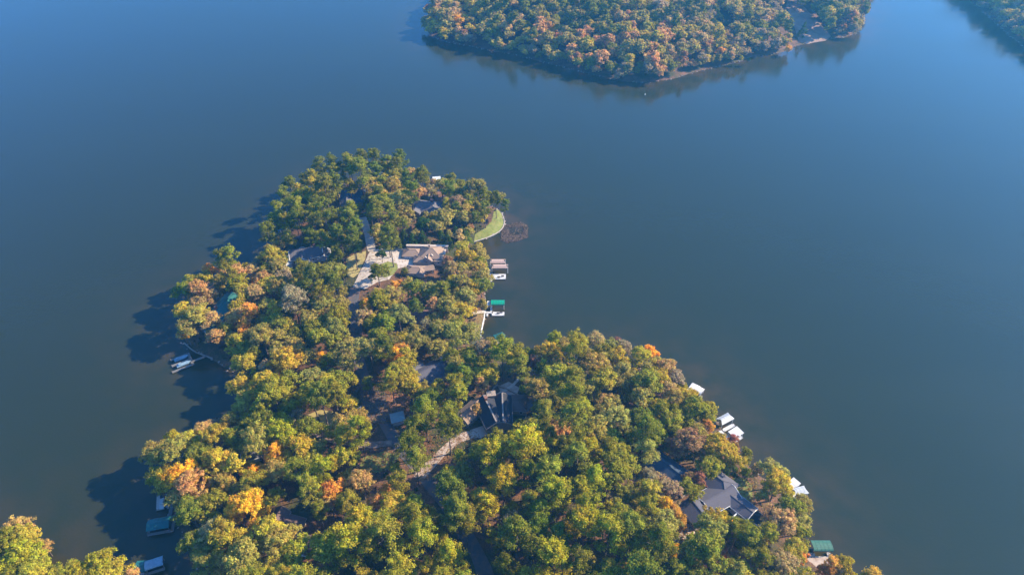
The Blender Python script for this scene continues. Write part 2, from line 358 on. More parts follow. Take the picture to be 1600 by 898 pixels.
sheet('lawn', [(568,712),(600,705),(625,712),(610,732),(580,740),(562,728)], M['green_lawn'], .1)
sheet('lawn', [(1138,754),(1148,745),(1164,746),(1174,758),(1176,776),(1162,790),(1150,782)], M['green_lawn'], .1)
sheet('clay_bank', [(603,624),(611,618),(622,619),(634,614),(643,620),(641,630),(630,637),(617,640),(610,644),(604,636)], mat('orange_clay', (.30, .13, .07), (.17, .09, .055), .35, .95, .4), .28)
sheet('terrace', [(778,604),(795,596),(812,606),(806,620),(786,618)], M['sand'], .1)

# ------------------------------------------------------------------ tree prototypes
def leaf_arrays(cl, n, size, rs, up=.35):
    """cl: list of (centre, radius xyz). n leaf-sized faces per unit of clump area, spread in a thick shell of each clump"""
    V = []; TI = []; allc = np.array([c for c, r in cl]); mid = allc.mean(0)
    for c, r in cl:
        c = np.array(c); r = np.array(r); k = max(8, int(n*(r[0]*r[1]+r[0]*r[2]*.8)))
        d = rs.normal(size=(k, 3)); d /= np.linalg.norm(d, axis=1)[:, None]
        d[:, 2] = np.where(d[:, 2] < -.35, -d[:, 2], d[:, 2])
        rad = np.where(rs.uniform(size=(k, 1)) < .22, rs.uniform(1., 1.75, (k, 1)), rs.uniform(.5, 1.08, (k, 1))); p = c+d*r*rad
        out = (c-mid); out = out/(np.linalg.norm(out)+1e-6)
        nn = d*1.0+out*.25+np.array([0, 0, up*.7])+rs.normal(size=(k, 3))*.52; nn /= np.linalg.norm(nn, axis=1)[:, None]
        q = rs.normal(size=(k, 3)); e1 = np.cross(nn, q); e1 /= np.linalg.norm(e1, axis=1)[:, None]; e2 = np.cross(nn, e1)
        s = (size*rs.uniform(.55, 1.25, (k, 1)))/2; e1 *= s; e2 *= s*rs.uniform(.6, 1, (k, 1))
        V.append(np.stack([p-e1*.8-e2, p+e1-e2*.7, p+e1*.7+e2, p-e1-e2*-.8], 1))
        ch = rs.uniform(0, 1); cv = rs.uniform(.12, .88)
        hh = np.clip(ch+rs.normal(size=k)*.2, 0, 1); vv = np.clip(cv+rs.normal(size=k)*.16, 0, 1)
        TI.append(np.stack([hh, vv, hh*0, hh*0+1], 1))
    return np.concatenate(V), np.concatenate(TI)
def quads_mesh(name, V, TI, m, col=None):
    k = len(V); me = bpy.data.meshes.new(name)
    me.vertices.add(k*4); me.vertices.foreach_set('co', V.reshape(-1).astype(np.float32))
    me.loops.add(k*4); me.loops.foreach_set('vertex_index', np.arange(k*4, dtype=np.int32))
    me.polygons.add(k); me.polygons.foreach_set('loop_start', (np.arange(k)*4).astype(np.int32)); me.update()
    a = me.attributes.new('tint', 'FLOAT_COLOR', 'FACE'); a.data.foreach_set('color', TI.astype(np.float32).ravel())
    if col is not None:
        a = me.attributes.new('leafcol', 'FLOAT_COLOR', 'FACE'); a.data.foreach_set('color', col.astype(np.float32).ravel())
    me.materials.append(m); return me
def crown_clumps(kind, rs):
    """returns (clumps, limb targets, height, crown centre height, crown radius)"""
    cl = []
    if kind == 'pine':
        H = 24.; r = 4.6; z0 = 11.5
        for i in range(15):                       # whorls of upswept limbs carrying needle tufts
            t = rs.uniform(0, 1)**.85; a = rs.uniform(0, 6.283); zz = z0+(H-2.5-z0)*t; R_ = r*math.sqrt(max(.08, 1-(t-.25)**2/.72))*rs.uniform(.55, 1.25)
            for k in range(9):
                q = rs.uniform(.35, 1.05); aa = a+rs.normal()*.33; s = rs.uniform(.5, 1.05)
                cl.append(((R_*q*math.cos(aa), R_*q*math.sin(aa), zz+q*1.3+rs.normal()*.45), (s*1.15, s*1.15, s*.62)))
        for k in range(12): cl.append(((rs.normal()*.9, rs.normal()*.9, H-rs.uniform(.4, 3)), (.75, .75, .6)))
        return cl, H, (z0+H)/2+.5, r+.6
    if kind in ('broad', 'tall'):
        if kind == 'broad': H, r, cz, n, up_ = 18., 6.1, 10.6, 24, 6.4
        else: H, r, cz, n, up_ = 20., 4.3, 11.8, 18, 7.4
        big = []
        for i in range(n):                        # main boughs, each a cluster of leaf tufts
            d = rs.normal(size=3); d /= np.linalg.norm(d)
            if d[2] < -.4: d[2] *= -1
            rr = r*rs.uniform(.38, 1.02); R_ = rs.uniform(1.0, 2.7)*(1 if kind == 'broad' else .82)
            big.append((np.array([d[0]*rr, d[1]*rr, cz+d[2]*up_*rs.uniform(.6, .82)]), R_))
        big.append((np.array([0, 0, cz+1.]), r*.5))
        for c, R_ in big:
            for k in range(int(4+R_*R_*2.1)):
                d = rs.normal(size=3); d /= np.linalg.norm(d); d[2] = d[2] if d[2] > -.5 else -d[2]
                s = rs.uniform(.42, .95); p = c+d*R_*rs.uniform(.75, 1.05)*np.array([1, 1, .85])
                cl.append((tuple(p), (s, s, s*.8)))
        return cl, H, cz+1, r+.5
    if kind == 'bare':
        H = 15.; r = 4.2; cz = 10.5
        for i in range(46):
            d = rs.normal(size=3); d /= np.linalg.norm(d); d[2] = abs(d[2])*1.1-.35
            rr = r*rs.uniform(.5, 1.05); s = rs.uniform(.6, 1.1)
            cl.append(((d[0]*rr, d[1]*rr, cz+d[2]*4), (s, s, s)))
        return cl, H, cz, r+.5
    if kind == 'cone':
        H = 10.; r = 2.7
        for i in range(46):
            t = rs.uniform(0, 1)**1.3; a = rs.uniform(0, 6.283); rr = r*(1-t)**.8; s = .95-.45*t
            cl.append(((rr*math.cos(a), rr*math.sin(a), 1+(H-1.4)*t), (s, s, s*.9)))
        return cl, H, 4.5, r+.4
    if kind == 'shrub':
        H = 2.6; r = 1.6
        for i in range(12):
            a = rs.uniform(0, 6.283); rr = rs.uniform(0, r*.7); s = rs.uniform(.6, .95)
            cl.append(((rr*math.cos(a), rr*math.sin(a), rs.uniform(.7, 1.8)), (s, s, s*.8)))
        return cl, H, 1.4, r
PROTO = {}
def make_protos():
    spec = [('pine', 6), ('broad', 7), ('tall', 4), ('bare', 3), ('cone', 2), ('shrub', 3)]
    dens = {'pine': (50, .37), 'broad': (56, .39), 'tall': (56, .38), 'bare': (13, .32), 'cone': (40, .38), 'shrub': (40, .34)}
    for kind, cnt in spec:
        PROTO[kind] = []
        for k in range(cnt):
            rs = np.random.RandomState(100+k*17+sum(map(ord, kind)))
            cl, H, cz, r = crown_clumps(kind, rs)
            V, TI = leaf_arrays(cl, dens[kind][0], dens[kind][1], rs)
            cm = quads_mesh('crown', V, TI, M['leaf'])
            mb = MB(); top = H*.9 if kind in ('pine', 'cone') else H*.62; r0 = {'pine': .32, 'broad': .42, 'tall': .34, 'bare': .3, 'cone': .16, 'shrub': .08}[kind]
            lean = Vector((rs.uniform(-.4, .4), rs.uniform(-.4, .4), 0)) if kind != 'shrub' else Vector((0, 0, 0)); prev = Vector((0, 0, -.8)); N = 5
            def axis(z): return lean*math.sin(min(z/top, 1)*2.6)+Vector((0, 0, z))
            for i in range(N):
                z = top*(i+1)/N; mb.tube(prev, axis(z), r0*(1-.8*i/N), r0*(1-.8*(i+1)/N), 7); prev = axis(z)
            order = rs.permutation(len(cl))[:{'pine': 12, 'broad': 16, 'tall': 12, 'bare': 44, 'cone': 3, 'shrub': 4}[kind]]
            for i in order:
                c = Vector(cl[i][0]); st = axis(max(top*.35, min(top*.95, c.z-rs.uniform(.8, 2.5)-(math.hypot(c.x, c.y)*.5 if kind != 'pine' else 0))))
                mid = st.lerp(c, .5)+Vector((0, 0, -.3)); rb = r0*(.34 if kind != 'bare' else .26)
                mb.tube(st, mid, rb, rb*.6, 5); mb.tube(mid, c, rb*.6, rb*.2, 5)
                if kind == 'bare':
                    for _ in range(5):
                        e = c+Vector(rs.normal(size=3))*.8; mb.tube(mid.lerp(c, .7), e, rb*.35, rb*.12, 3)
            o = mb.build('trunk', M['bark'], smooth=True); tm = o.data; bpy.data.objects.remove(o)
            PROTO[kind].append((cm, tm, H, cz, r))
make_protos()

# ------------------------------------------------------------------ where things are, for labels
MARKS = [(553,305,'the dark roofed house'),(665,325,'the grey hip roofed house'),(478,400,'the pale house on the inlet'),(661,405,'the big taupe roofed house'),
 (350,483,'the dark teal roofed house'),(774,425,'the double roofed dock'),(776,486,'the emerald roofed dock'),(653,496,'the russet roofed house'),
 (675,583,'the charcoal roofed house'),(770,638,'the black roofed house'),(282,560,'the two slip dock in shadow'),
 (253,815,'the teal roofed boat dock'),(455,820,'the brown roofed house'),(1044,738,'the slate blue roofed house'),(1120,780,'the charcoal roofed compound'),
 (1088,604,'the white bend dock'),(1140,665,'the pair of white docks'),(1244,760,'the white cove dock'),(1282,852,'the green roofed boat dock'),
 (563,641,'the white parked car'),(590,425,'the circular driveway'),(763,356,'the curved lawn point'),(745,505,'the lawn with the fire ring'),
 (510,655,'the yellow lawn'),(690,715,'the sandy driveway'),(730,845,'the shaded lane'),(430,530,'the narrow neck middle'),(340,640,'the shaded bay'),
 (960,580,'the wood far edge'),(900,700,'the pine wood middle'),(880,840,'the pine wood bottom'),(620,860,'the lane end'),
 (400,720,'the grove below the bay'),(1010,670,'the hollow in the wood'),(60,850,'the bottom left shore'),(1000,800,'the wood clearing'),
 (580,480,'the road bend'),(440,470,'the trees on the neck'),(340,810,'the lower left bank'),(840,560,'the narrow cove')]
def where(u, v, near=16):
    m = min(MARKS, key=lambda a: (a[0]-u)**2+(a[1]-v)**2); du, dv = u-m[0], v-m[1]; d = math.hypot(du, dv)
    dist = 'close ' if d < 26 else ('well ' if d > 52 else '')
    if abs(du) > 2.2*abs(dv): rel = dist+('left of ' if du < 0 else 'right of ')
    elif abs(dv) > 2.2*abs(du): rel = (dist+'behind ' if dv < 0 else {'close ': 'close in front of ', 'well ': 'well in front of ', '': 'in front of '}[dist])
    else: rel = dist+('behind ' if dv < 0 else 'in front of ')+'and '+('left of ' if du < 0 else 'right of ')
    return (rel+m[2]).replace('well in front of and', 'in front and').replace('close in front of and', 'close in front,').replace('well behind and', 'far behind and')
COL = {  # leaf colours: name, linear albedo
 'G': ('deep green', (.128, .145, .026)), 'g': ('mid green', (.200, .200, .034)), 'l': ('yellow green', (.275, .258, .030)), 'o': ('olive', (.275, .238, .085)),
 'y': ('yellow', (.50, .32, .04)), 'O': ('orange', (.47, .25, .07)), 'r': ('russet', (.27, .155, .10)), 't': ('tan', (.35, .265, .155)),
 'p': ('peach', (.40, .255, .14)), 'R': ('red', (.28, .13, .11)), 'b': ('grey brown', (.27, .22, .18)), 'k': ('dark green', (.045, .08, .025)), 'a': ('gold green', (.335, .285, .05))}
TREES = []        # (world x,y, crown px u,v, radius m)
COUNT = {'pine_tree': 0, 'hardwood_tree': 0, 'bare_tree': 0, 'evergreen_tree': 0, 'shrub': 0}
NAMES = {'pine': ('pine_tree', 'pine'), 'broad': ('hardwood_tree', 'broad hardwood'), 'tall': ('hardwood_tree', 'slender hardwood'),
         'bare': ('bare_tree', 'half bare hardwood'), 'cone': ('evergreen_tree', 'conical evergreen'), 'shrub': ('shrub', 'shrub')}
def plant(x, y, z, kind, col, s, label=None, group=None, cat='tree'):
    cm, tm, H, cz, r = PROTO[kind][rnd.randrange(len(PROTO[kind]))]
    nm, word = NAMES[kind]; COUNT[nm] += 1
    cn, c = COL[col]; j = lambda: 1+rnd.uniform(-.13, .13)
    k = j()*1.22
    c = (c[0]*k*j()*1.27, c[1]*k*(1+rnd.uniform(-.06, .06))*1.16, c[2]*k*j()*.68)
    u, v, _ = proj((x, y, z+cz*s))
    if not label:
        size = 'small ' if s < .8 else ('large ' if s > 1.12 else '')
        label = (size+cn+' '+word+' ').capitalize().lower()+where(u, v)
    e = empty(nm, (x, y, z), rnd.uniform(0, 6.28), label, 'shrub' if kind == 'shrub' else cat, group or ('shrubs on the peninsula' if kind == 'shrub' else nm.replace('_', ' ')+'s on the near shore'))
    e.scale = (s*rnd.uniform(.92, 1.08), s*rnd.uniform(.92, 1.08), s*rnd.uniform(.93, 1.07))
    if y > 420: c = (min(c[0]*1.08, .8), c[1]*1.03, c[2])
    o = mesh_obj('trunk', tm, e); o = mesh_obj('crown', cm, e); o.color = (*c, 1)
    return e
# things that stay in view (photo pixels): the crowns in front of them are kept off
KEEP = [[(1076,600),(1086,594),(1104,602),(1100,614),(1084,610)],[(1118,648),(1138,644),(1146,654),(1160,676),(1150,684),(1132,676)],[(1226,738),(1236,742),(1242,756),(1232,752)],[(1236,762),(1256,758),(1260,770),(1240,776)],[(1264,842),(1298,842),(1296,864),(1266,864)],[(1266,866),(1290,866),(1288,878),(1268,880)],[(776,520),(790,522),(786,530),(776,528)],[(624,388),(698,386),(699,402),(690,416),(670,430),(632,430),(624,412)], [(553,448),(570,410),(598,392),(628,392),(628,416),(600,438),(572,450)],
 [(561,343),(569,345),(583,388),(570,388)], [(541,404),(556,396),(571,393),(571,404),(560,428),(546,432)], [(745,366),(760,352),(778,332),(788,346),(782,360),(762,370),(742,377)],
 [(735,490),(758,485),(752,524),(740,520)], [(647,317),(690,320),(686,332),(655,334)], [(538,300),(566,294),(568,316),(540,320)], [(446,410),(452,400),(484,386),(510,394),(506,404),(462,412)],
 [(345,468),(360,466),(358,496),(343,500)], [(644,490),(664,490),(666,502),(644,502)], [(655,594),(666,574),(692,572),(690,588),(672,590)],
 [(730,656),(745,634),(775,616),(814,626),(810,640),(786,666),(760,668)], [(772,616),(812,590),(815,602),(790,620)],
 [(434,812),(468,814),(468,828),(450,832),(436,828)], [(466,840),(490,838),(488,856),(470,852)], [(1022,730),(1046,718),(1070,746),(1056,762),(1030,750)],
 [(1068,800),(1096,780),(1124,752),(1136,748),(1162,772),(1152,786),(1160,806),(1124,812),(1098,808),(1090,818),(1076,812)], [(1148,754),(1160,746),(1176,752),(1180,770),(1160,784)],
 [(548,440),(560,440),(564,470),(562,520),(552,520),(550,470)], [(562,580),(580,580),(600,610),(640,620),(640,634),(604,655),(576,650),(562,620)],
 [(604,644),(632,642),(640,690),(634,720),(612,712),(590,680)], [(652,745),(664,728),(700,692),(716,680),(745,670),(748,680),(716,692),(690,720),(668,752)],
 [(726,838),(748,832),(766,850),(766,876),(740,868)], [(490,646),(530,642),(530,656),(500,664)], [(570,712),(612,708),(612,724),(580,738)],
 [(1058,842),(1078,822),(1088,830),(1070,856)], [(660,740),(690,770),(715,820),(700,815),(668,770)],
 [(520,690),(521,691),(522,690)],[(780,608),(810,588),(814,598),(786,612)],[(235,700),(236,702),(236,701)],[(600,380),(612,382),(606,388)],
 [(470,830),(520,806),(545,810),(520,830)],[(400,300),(400,301),(401,300)]]
NOBASE = []       # world circles (x, y, r) with no trunk: houses etc.
def clear_spot(u, v, rad): p = G(u, v); NOBASE.append((p.x, p.y, rad))
for a in [(646,400,10),(676,402,12),(652,428,9),(665,328,12),(553,309,10),(480,404,13),(351,487,10),(653,499,8),(675,588,9),(772,646,14),(452,826,9),(478,852,7),(1046,746,11),(1126,782,12),(1090,802,9),(1146,796,10),(621,655,6),(563,641,4)]: clear_spot(*a)
def blocked(x, y, u, v, rp, soft=.62):
    for k in KEEP:
        if abs(k[0][0]-u) < 160 and pdist(k, u, v) < rp*soft*(1.6 if len(k) >= 5 else 1.1): return True
    for (a, b, r) in NOBASE:
        if (x-a)**2+(y-b)**2 < (r)**2: return True
    for pts, wd in ROADW:
        for p in pts[::3]:
            if (p.x-x)**2+(p.y-y)**2 < (wd*.5+1.0)**2: return True
    return False
SPEC = []
def try_tree(x, y, kind, col, s, t, sep):
    cm, tm, H, cz, r = PROTO[kind][0]; z = t.h(x, y); r = r*s
    u, v, f = proj((x, y, z+cz*s))
    if blocked(x, y, u, v, r*f): return
    for (a, b, _, _, rr) in TREES:
        if (a-x)**2+(b-y)**2 < ((rr+r)*sep)**2: return
    TREES.append((x, y, u, v, r)); SPEC.append((f*r*(1 if -20 < u < 1620 and v < 915 else .3), x, y, z, kind, col, s))
def at_crown(u, v, kind, col, s=1.0, label=None, t=T):
    """a tree whose crown centre is seen at (u,v)"""
    cz = PROTO[kind][0][3]*s; z = 3
    for _ in range(5): p = P(u, v, z+cz); z = max(t.h(p.x, p.y), -.3)
    TREES.append((p.x, p.y, u, v, PROTO[kind][0][4]*s)); return plant(p.x, p.y, z, kind, col, s, label)
B, TL, PN, BR, CN, SHR = 'broad', 'tall', 'pine', 'bare', 'cone', 'shrub'
ACC = [ # crown centre px, kind, colour, scale  (trees one can pick out in the photograph)
 (500,256,PN,'G',1.05),(517,252,PN,'G',1),(545,252,PN,'g',1.1),(566,247,PN,'G',1.1),(585,250,PN,'G',1.15),(606,252,PN,'g',1.1),(620,258,PN,'G',1),(600,262,B,'o',.9),
 (502,284,B,'O',.62),(519,275,TL,'r',.6),(486,286,PN,'a',.8),(527,290,B,'t',.7),(512,308,B,'y',.85),(494,305,B,'a',.8),(470,318,B,'o',.85),(450,325,PN,'g',.9),(445,345,PN,'g',.95),(462,345,PN,'G',1),(490,335,PN,'g',1),(495,348,B,'o',.95),
 (435,378,B,'o',.75),(452,370,PN,'g',.85),(481,362,PN,'G',.9),(532,372,B,'o',1.0),(545,340,PN,'g',1),(556,350,PN,'G',.9),(590,300,PN,'G',1.1),(600,318,PN,'g',1.1),(588,328,PN,'g',1),(630,332,B,'o',.95),(618,345,B,'a',.8),(605,365,PN,'G',.9),
 (640,285,B,'o',.85),(653,300,B,'t',.8),(640,275,B,'t',.8),(675,297,B,'t',.7),(690,290,B,'o',.85),(705,297,B,'o',.9),(715,320,B,'b',.9),(728,330,B,'o',.9),(698,318,TL,'a',.7),(740,300,BR,'b',.6),(756,303,PN,'G',.78),(775,310,PN,'G',.8),(758,325,PN,'G',.8),(752,340,B,'a',.6),(737,347,BR,'R',.55),(735,356,TL,'r',.5),
 (662,350,B,'k',.8),(680,340,B,'o',.75),(660,372,CN,'k',1.1),(690,375,CN,'k',1.2),(700,378,CN,'k',1),(722,366,CN,'k',1.2),(730,372,CN,'G',1.1),(712,366,CN,'k',1.1),(632,372,CN,'k',1.1),(645,376,CN,'k',1),(620,378,CN,'G',1),(610,376,CN,'k',.9),
 (596,399,B,'k',.45),(590,425,B,'G',.8),(603,421,TL,'g',.5),(633,424,SHR,'G',1.5),(700,412,TL,'r',.75),(721,389,B,'a',.75),(715,398,TL,'y',.6),(705,422,B,'t',.8),(733,402,B,'a',.75),(745,420,B,'o',.85),(730,430,BR,'b',.9),(752,450,B,'g',.9),(740,455,B,'a',.8),(722,445,B,'o',.9),
 (617,448,TL,'O',.6),(626,444,TL,'O',.45),(697,430,TL,'O',.45),(650,452,B,'g',.85),(672,455,B,'o',.9),(690,450,PN,'g',.8),(715,455,TL,'y',.6),(683,480,B,'p',.9),(700,480,B,'o',1),(722,485,B,'a',.9),(665,505,BR,'b',.9),(690,515,B,'o',.95),(735,520,B,'o',.8),(650,475,PN,'G',.8),
 (345,405,PN,'G',.95),(360,400,PN,'g',1),(330,425,B,'O',.75),(355,425,PN,'g',.9),(300,440,B,'a',.8),(312,455,B,'p',.95),(328,465,B,'p',.7),(390,418,BR,'p',.75),(408,410,B,'b',.8),(412,435,B,'p',.8),(402,445,B,'O',.6),(420,440,B,'a',.7),(436,418,B,'o',.9),
 (372,445,B,'g',.95),(380,460,B,'a',.9),(400,460,B,'p',.85),(415,475,B,'o',.8),(440,448,B,'o',1),(470,418,PN,'G',1.05),(490,430,PN,'G',1.1),(505,428,PN,'G',1.05),(520,440,PN,'G',.95),(500,450,PN,'g',1),(480,450,PN,'G',.95),
 (290,490,B,'a',1),(310,495,B,'o',1),(295,515,B,'o',.9),(292,525,TL,'y',.55),(330,500,B,'t',.8),(352,515,B,'a',.65),(372,498,B,'p',.85),(382,508,TL,'O',.75),(380,524,TL,'O',.6),(398,485,B,'O',.5),(505,478,B,'o',.9),(502,492,TL,'O',.6),(528,490,B,'g',1),
 (503,560,TL,'y',.62),(418,575,B,'b',.85),(425,590,BR,'t',.8),(412,600,B,'a',1),(375,605,B,'a',.9),(385,625,B,'o',.9),(620,448,SHR,'y',1),
 (572,480,TL,'y',.72),(570,495,B,'t',.7),(590,470,B,'g',1),(600,505,B,'g',1),(628,550,B,'O',.8),(620,560,B,'y',.8),(625,585,B,'a',1),(610,592,TL,'O',.5),(640,600,B,'a',.9),(600,540,PN,'G',1),
 (834,568,TL,'R',.75),(815,572,BR,'b',.7),(785,545,PN,'g',1.15),(805,550,PN,'g',1),(820,560,B,'G',.8),(735,560,PN,'G',.9),(760,585,B,'a',.9),(752,600,TL,'t',.7),(725,585,PN,'G',1),(710,600,PN,'g',.95),(745,640,TL,'t',.5),
 (875,668,B,'p',.8),(782,707,B,'y',.62),(825,660,BR,'t',.7),(850,640,PN,'g',1),(867,535,TL,'l',.9),(885,545,B,'o',.9),(905,540,B,'a',.9),(930,535,B,'t',.8),(955,540,B,'o',.8),(975,545,B,'b',.8),(965,530,BR,'R',.5),(1000,560,B,'a',.9),(1015,550,B,'y',.6),(1040,575,B,'t',.8),(1055,590,B,'b',.7),(1030,590,B,'a',.9),
 (1075,620,B,'a',.85),(1100,645,B,'g',.9),(1085,640,B,'g',1),(1075,690,B,'r',1.05),(1090,700,B,'r',.85),(1105,668,TL,'O',.7),(1060,700,TL,'r',.8),(1120,700,B,'a',1.1),(1135,715,B,'a',.9),(1010,665,PN,'G',1.1),(1144,688,TL,'R',.55),(1145,700,TL,'r',.55),(1110,730,B,'a',.85),
 (1140,728,CN,'k',1.2),(1162,722,TL,'l',.42),(1166,738,B,'g',.4),(1156,735,SHR,'t',1.3),(1208,738,B,'o',.95),(1215,755,B,'a',1),(1235,795,B,'g',.95),(1225,815,B,'t',.95),(1248,815,B,'o',.8),(1200,800,BR,'p',.9),(1200,835,PN,'g',.9),
 (1030,748,BR,'p',.8),(1048,765,B,'b',.8),(1080,764,B,'g',.75),(1092,752,TL,'R',.6),(1075,748,TL,'r',.6),(1058,808,TL,'O',.75),(1050,797,TL,'r',.6),(1064,822,TL,'O',.5),(1112,832,B,'o',1),(1118,815,B,'a',.9),(1140,822,TL,'y',.55),(1150,835,B,'g',1),(1170,840,PN,'g',1),(1125,868,TL,'R',.7),(1200,840,TL,'O',.5),(1050,860,TL,'y',.6),(1290,893,B,'O',.5),(1250,870,TL,'O',.6),(1300,882,TL,'O',.7),(1320,890,B,'l',.7),(1240,860,B,'a',.8),(1225,880,B,'t',.9),
 (270,690,B,'l',.85),(245,710,B,'o',.9),(300,690,B,'a',.85),(338,662,BR,'b',.8),(320,672,B,'t',.8),(360,660,B,'o',.85),(310,710,B,'g',.95),(282,742,B,'y',1.1),(262,755,B,'a',.9),(297,758,B,'p',1.05),(245,745,B,'g',.8),(312,752,TL,'r',.6),(387,790,B,'y',1.15),(372,800,B,'y',.85),(358,838,B,'a',1.1),(372,845,TL,'y',.8),(340,830,B,'t',.9),
 (415,665,B,'g',1.1),(440,680,B,'l',1.15),(400,690,B,'o',1.15),(465,700,B,'a',1.05),(432,710,TL,'y',.8),(467,652,BR,'b',.95),(540,665,B,'o',1),(500,620,PN,'G',1.15),(520,612,PN,'g',1.1),(485,608,PN,'g',1.1),(410,735,TL,'O',.6),(395,740,B,'y',.7),(480,760,PN,'g',1),(520,768,B,'O',.85),(515,785,TL,'t',.7),(565,755,B,'p',.9),(604,765,TL,'O',.55),(590,785,TL,'p',.7),(440,850,B,'o',1.1),(420,835,B,'a',1.1),(460,865,B,'a',1),(502,852,B,'a',.8),(320,870,B,'o',.9),(305,850,B,'g',.8),(300,800,B,'g',1),(330,790,B,'g',1.05),(285,775,B,'o',.9),
 (800,815,BR,'b',1.15),(700,762,PN,'G',1.1),(716,785,PN,'g',1.15),(712,810,PN,'G',1.05),(728,808,PN,'g',1.0),(648,712,PN,'g',1.0),(650,665,PN,'G',1.15),(662,640,PN,'g',1.1),(640,690,PN,'G',1.1),(560,655,B,'o',.8),(575,600,B,'g',.55),(795,835,BR,'r',.8),(742,772,TL,'O',.6),(725,780,TL,'r',.7),(625,890,PN,'l',1),(700,862,PN,'l',1),(960,785,B,'b',.6),(1040,790,TL,'y',.7),(1010,745,B,'b',.7)]
for a in ACC: at_crown(*a)
ACCW = [(22,830,B,'p',.85),(40,840,B,'a',.9),(10,848,B,'g',1.0),(68,852,TL,'p',.6),(158,882,B,'l',.9),(178,895,B,'a',.8),(208,900,TL,'p',.55),(130,902,B,'l',.9),(95,896,B,'g',.9)]
for a in ACCW: at_crown(*a, t=TW)

REG = [ # region centre px, radius, palette "kind colour weight"
 (570,270,75,'PG3 Pg3 Bo2 Ba'),(450,350,40,'Pg3 PG2 Bo2 Ba'),(660,330,70,'Bo4 Bt Bg Ba PG'),(345,460,75,'Ba3 Bo3 Bp2 Bt2 Bg2 TO'),(500,430,40,'PG4 Pg2 Bo'),(480,520,90,'Bo4 Ba3 Bg3 Bb'),(620,500,70,'Bo4 Bg3 Ba2 Bt'),
 (700,530,60,'Bo4 Bg3 Bb'),(700,620,70,'PG4 Pg5 Bo Bg Ba'),(620,640,40,'Pg3 PG Bo'),(850,600,90,'Bo3 Bg2 Ba2 Pg3 PG'),(960,580,90,'Bo5 Ba3 Bg2 Bt'),(1080,660,70,'Bg3 Bo3 Ba3'),(850,740,130,'Pg7 Pl3 PG3 Bo'),
 (960,700,70,'Bo4 Bg2 Pg2 Bk'),(880,850,160,'Pg7 Pl4 PG3 Bo'),(1020,800,80,'Ba3 Bo3 Pg3 Bl Bt'),(1180,850,80,'Bo3 Ba3 Bg3 Bt'),(640,830,110,'Pl4 Pg7 Ba'),(480,760,100,'Ba4 Bg3 Bo3 Pg2 Pl2'),(330,780,90,'Bg4 Bo3 Ba3'),(420,680,90,'Bg3 Bl2 Ba3 Bo3'),(100,880,150,'Bl2 Ba2 Bg')]
def palette(u, v, regs):
    c = min(regs, key=lambda r: ((r[0]-u)**2+(r[1]-v)**2)/(r[2]**2)); out = []
    for it in c[3].split():
        out += [(it[0], it[1])]*(int(it[2:]) if len(it) > 2 else 1)
    k, col = rnd.choice(out); return {'P': 'pine', 'B': 'broad', 'T': 'tall'}[k], col
def fill(t, n, inset, regs, smin, smax, sep, box):
    for _ in range(n):
        x = rnd.uniform(box[0], box[1]); y = rnd.uniform(box[2], box[3])
        i = int((x-t.x0)/t.step); j = int((y-t.y0)/t.step)
        if not (0 <= i < t.nx and 0 <= j < t.ny) or t.sd[j, i] < inset: continue
        u, v, f = proj((x, y, 14))
        if v > 985 or u < -90 or u > 1700: continue
        kind, col = palette(u, v, regs)
        s = rnd.uniform(smin, smax)*(.82 if kind == 'broad' and rnd.random() < .4 else 1)
        if kind == 'broad' and rnd.random() < .15: kind = 'tall'
        try_tree(x, y, kind, col, s, t, sep)
def bounds(k): p = LAND[k]; return (p[:, 0].min(), p[:, 0].max(), p[:, 1].min(), p[:, 1].max())
fill(T, 260, 4, REG, 1.2, 1.48, .66, bounds('pen'))
fill(T, 12000, 1.2, REG, .8, 1.2, .62, bounds('pen'))
fill(T, 7000, .8, REG, .5, .8, .56, bounds('pen'))
fill(TW, 2500, .5, REG, .8, 1.1, .58, bounds('west'))
near_rest = []
for (f_, x, y, z, kind, col, s) in sorted(SPEC, key=lambda a: -a[0]):
    if COUNT[NAMES[kind][0]] < 300: plant(x, y, z, kind, col, s)
    else: near_rest.append((x, y, z, kind, col, s))
# two trees whose labels came out alike are told apart by the next landmark
def relabel():
    by = {}
    for o in list(C.objects):
        if o.parent is None and o.get('category') in ('tree', 'shrub'): by.setdefault(o['label'], []).append(o)
    used = set(by)
    for lab, os_ in by.items():
        for o in os_[1:]:
            u, v, _ = proj((o.location.x, o.location.y, o.location.z+10))
            ms = sorted(MARKS, key=lambda a: (a[0]-u)**2+(a[1]-v)**2)
            head = lab.split(' behind')[0].split(' left of')[0].split(' right of')[0].split(' in front')[0].split(' close')[0].split(' well')[0]
            for m in ms[1:5]:
                du, dv = u-m[0], v-m[1]; far = 'far ' if math.hypot(du, dv) > 90 else ''
                new = head+' '+far+(('left of ' if du < 0 else 'right of ') if abs(du) > abs(dv) else ('behind ' if dv < 0 else 'in front of '))+m[2]
                if new not in used: used.add(new); o['label'] = new; break
relabel()
print('trees', len(TREES), COUNT)

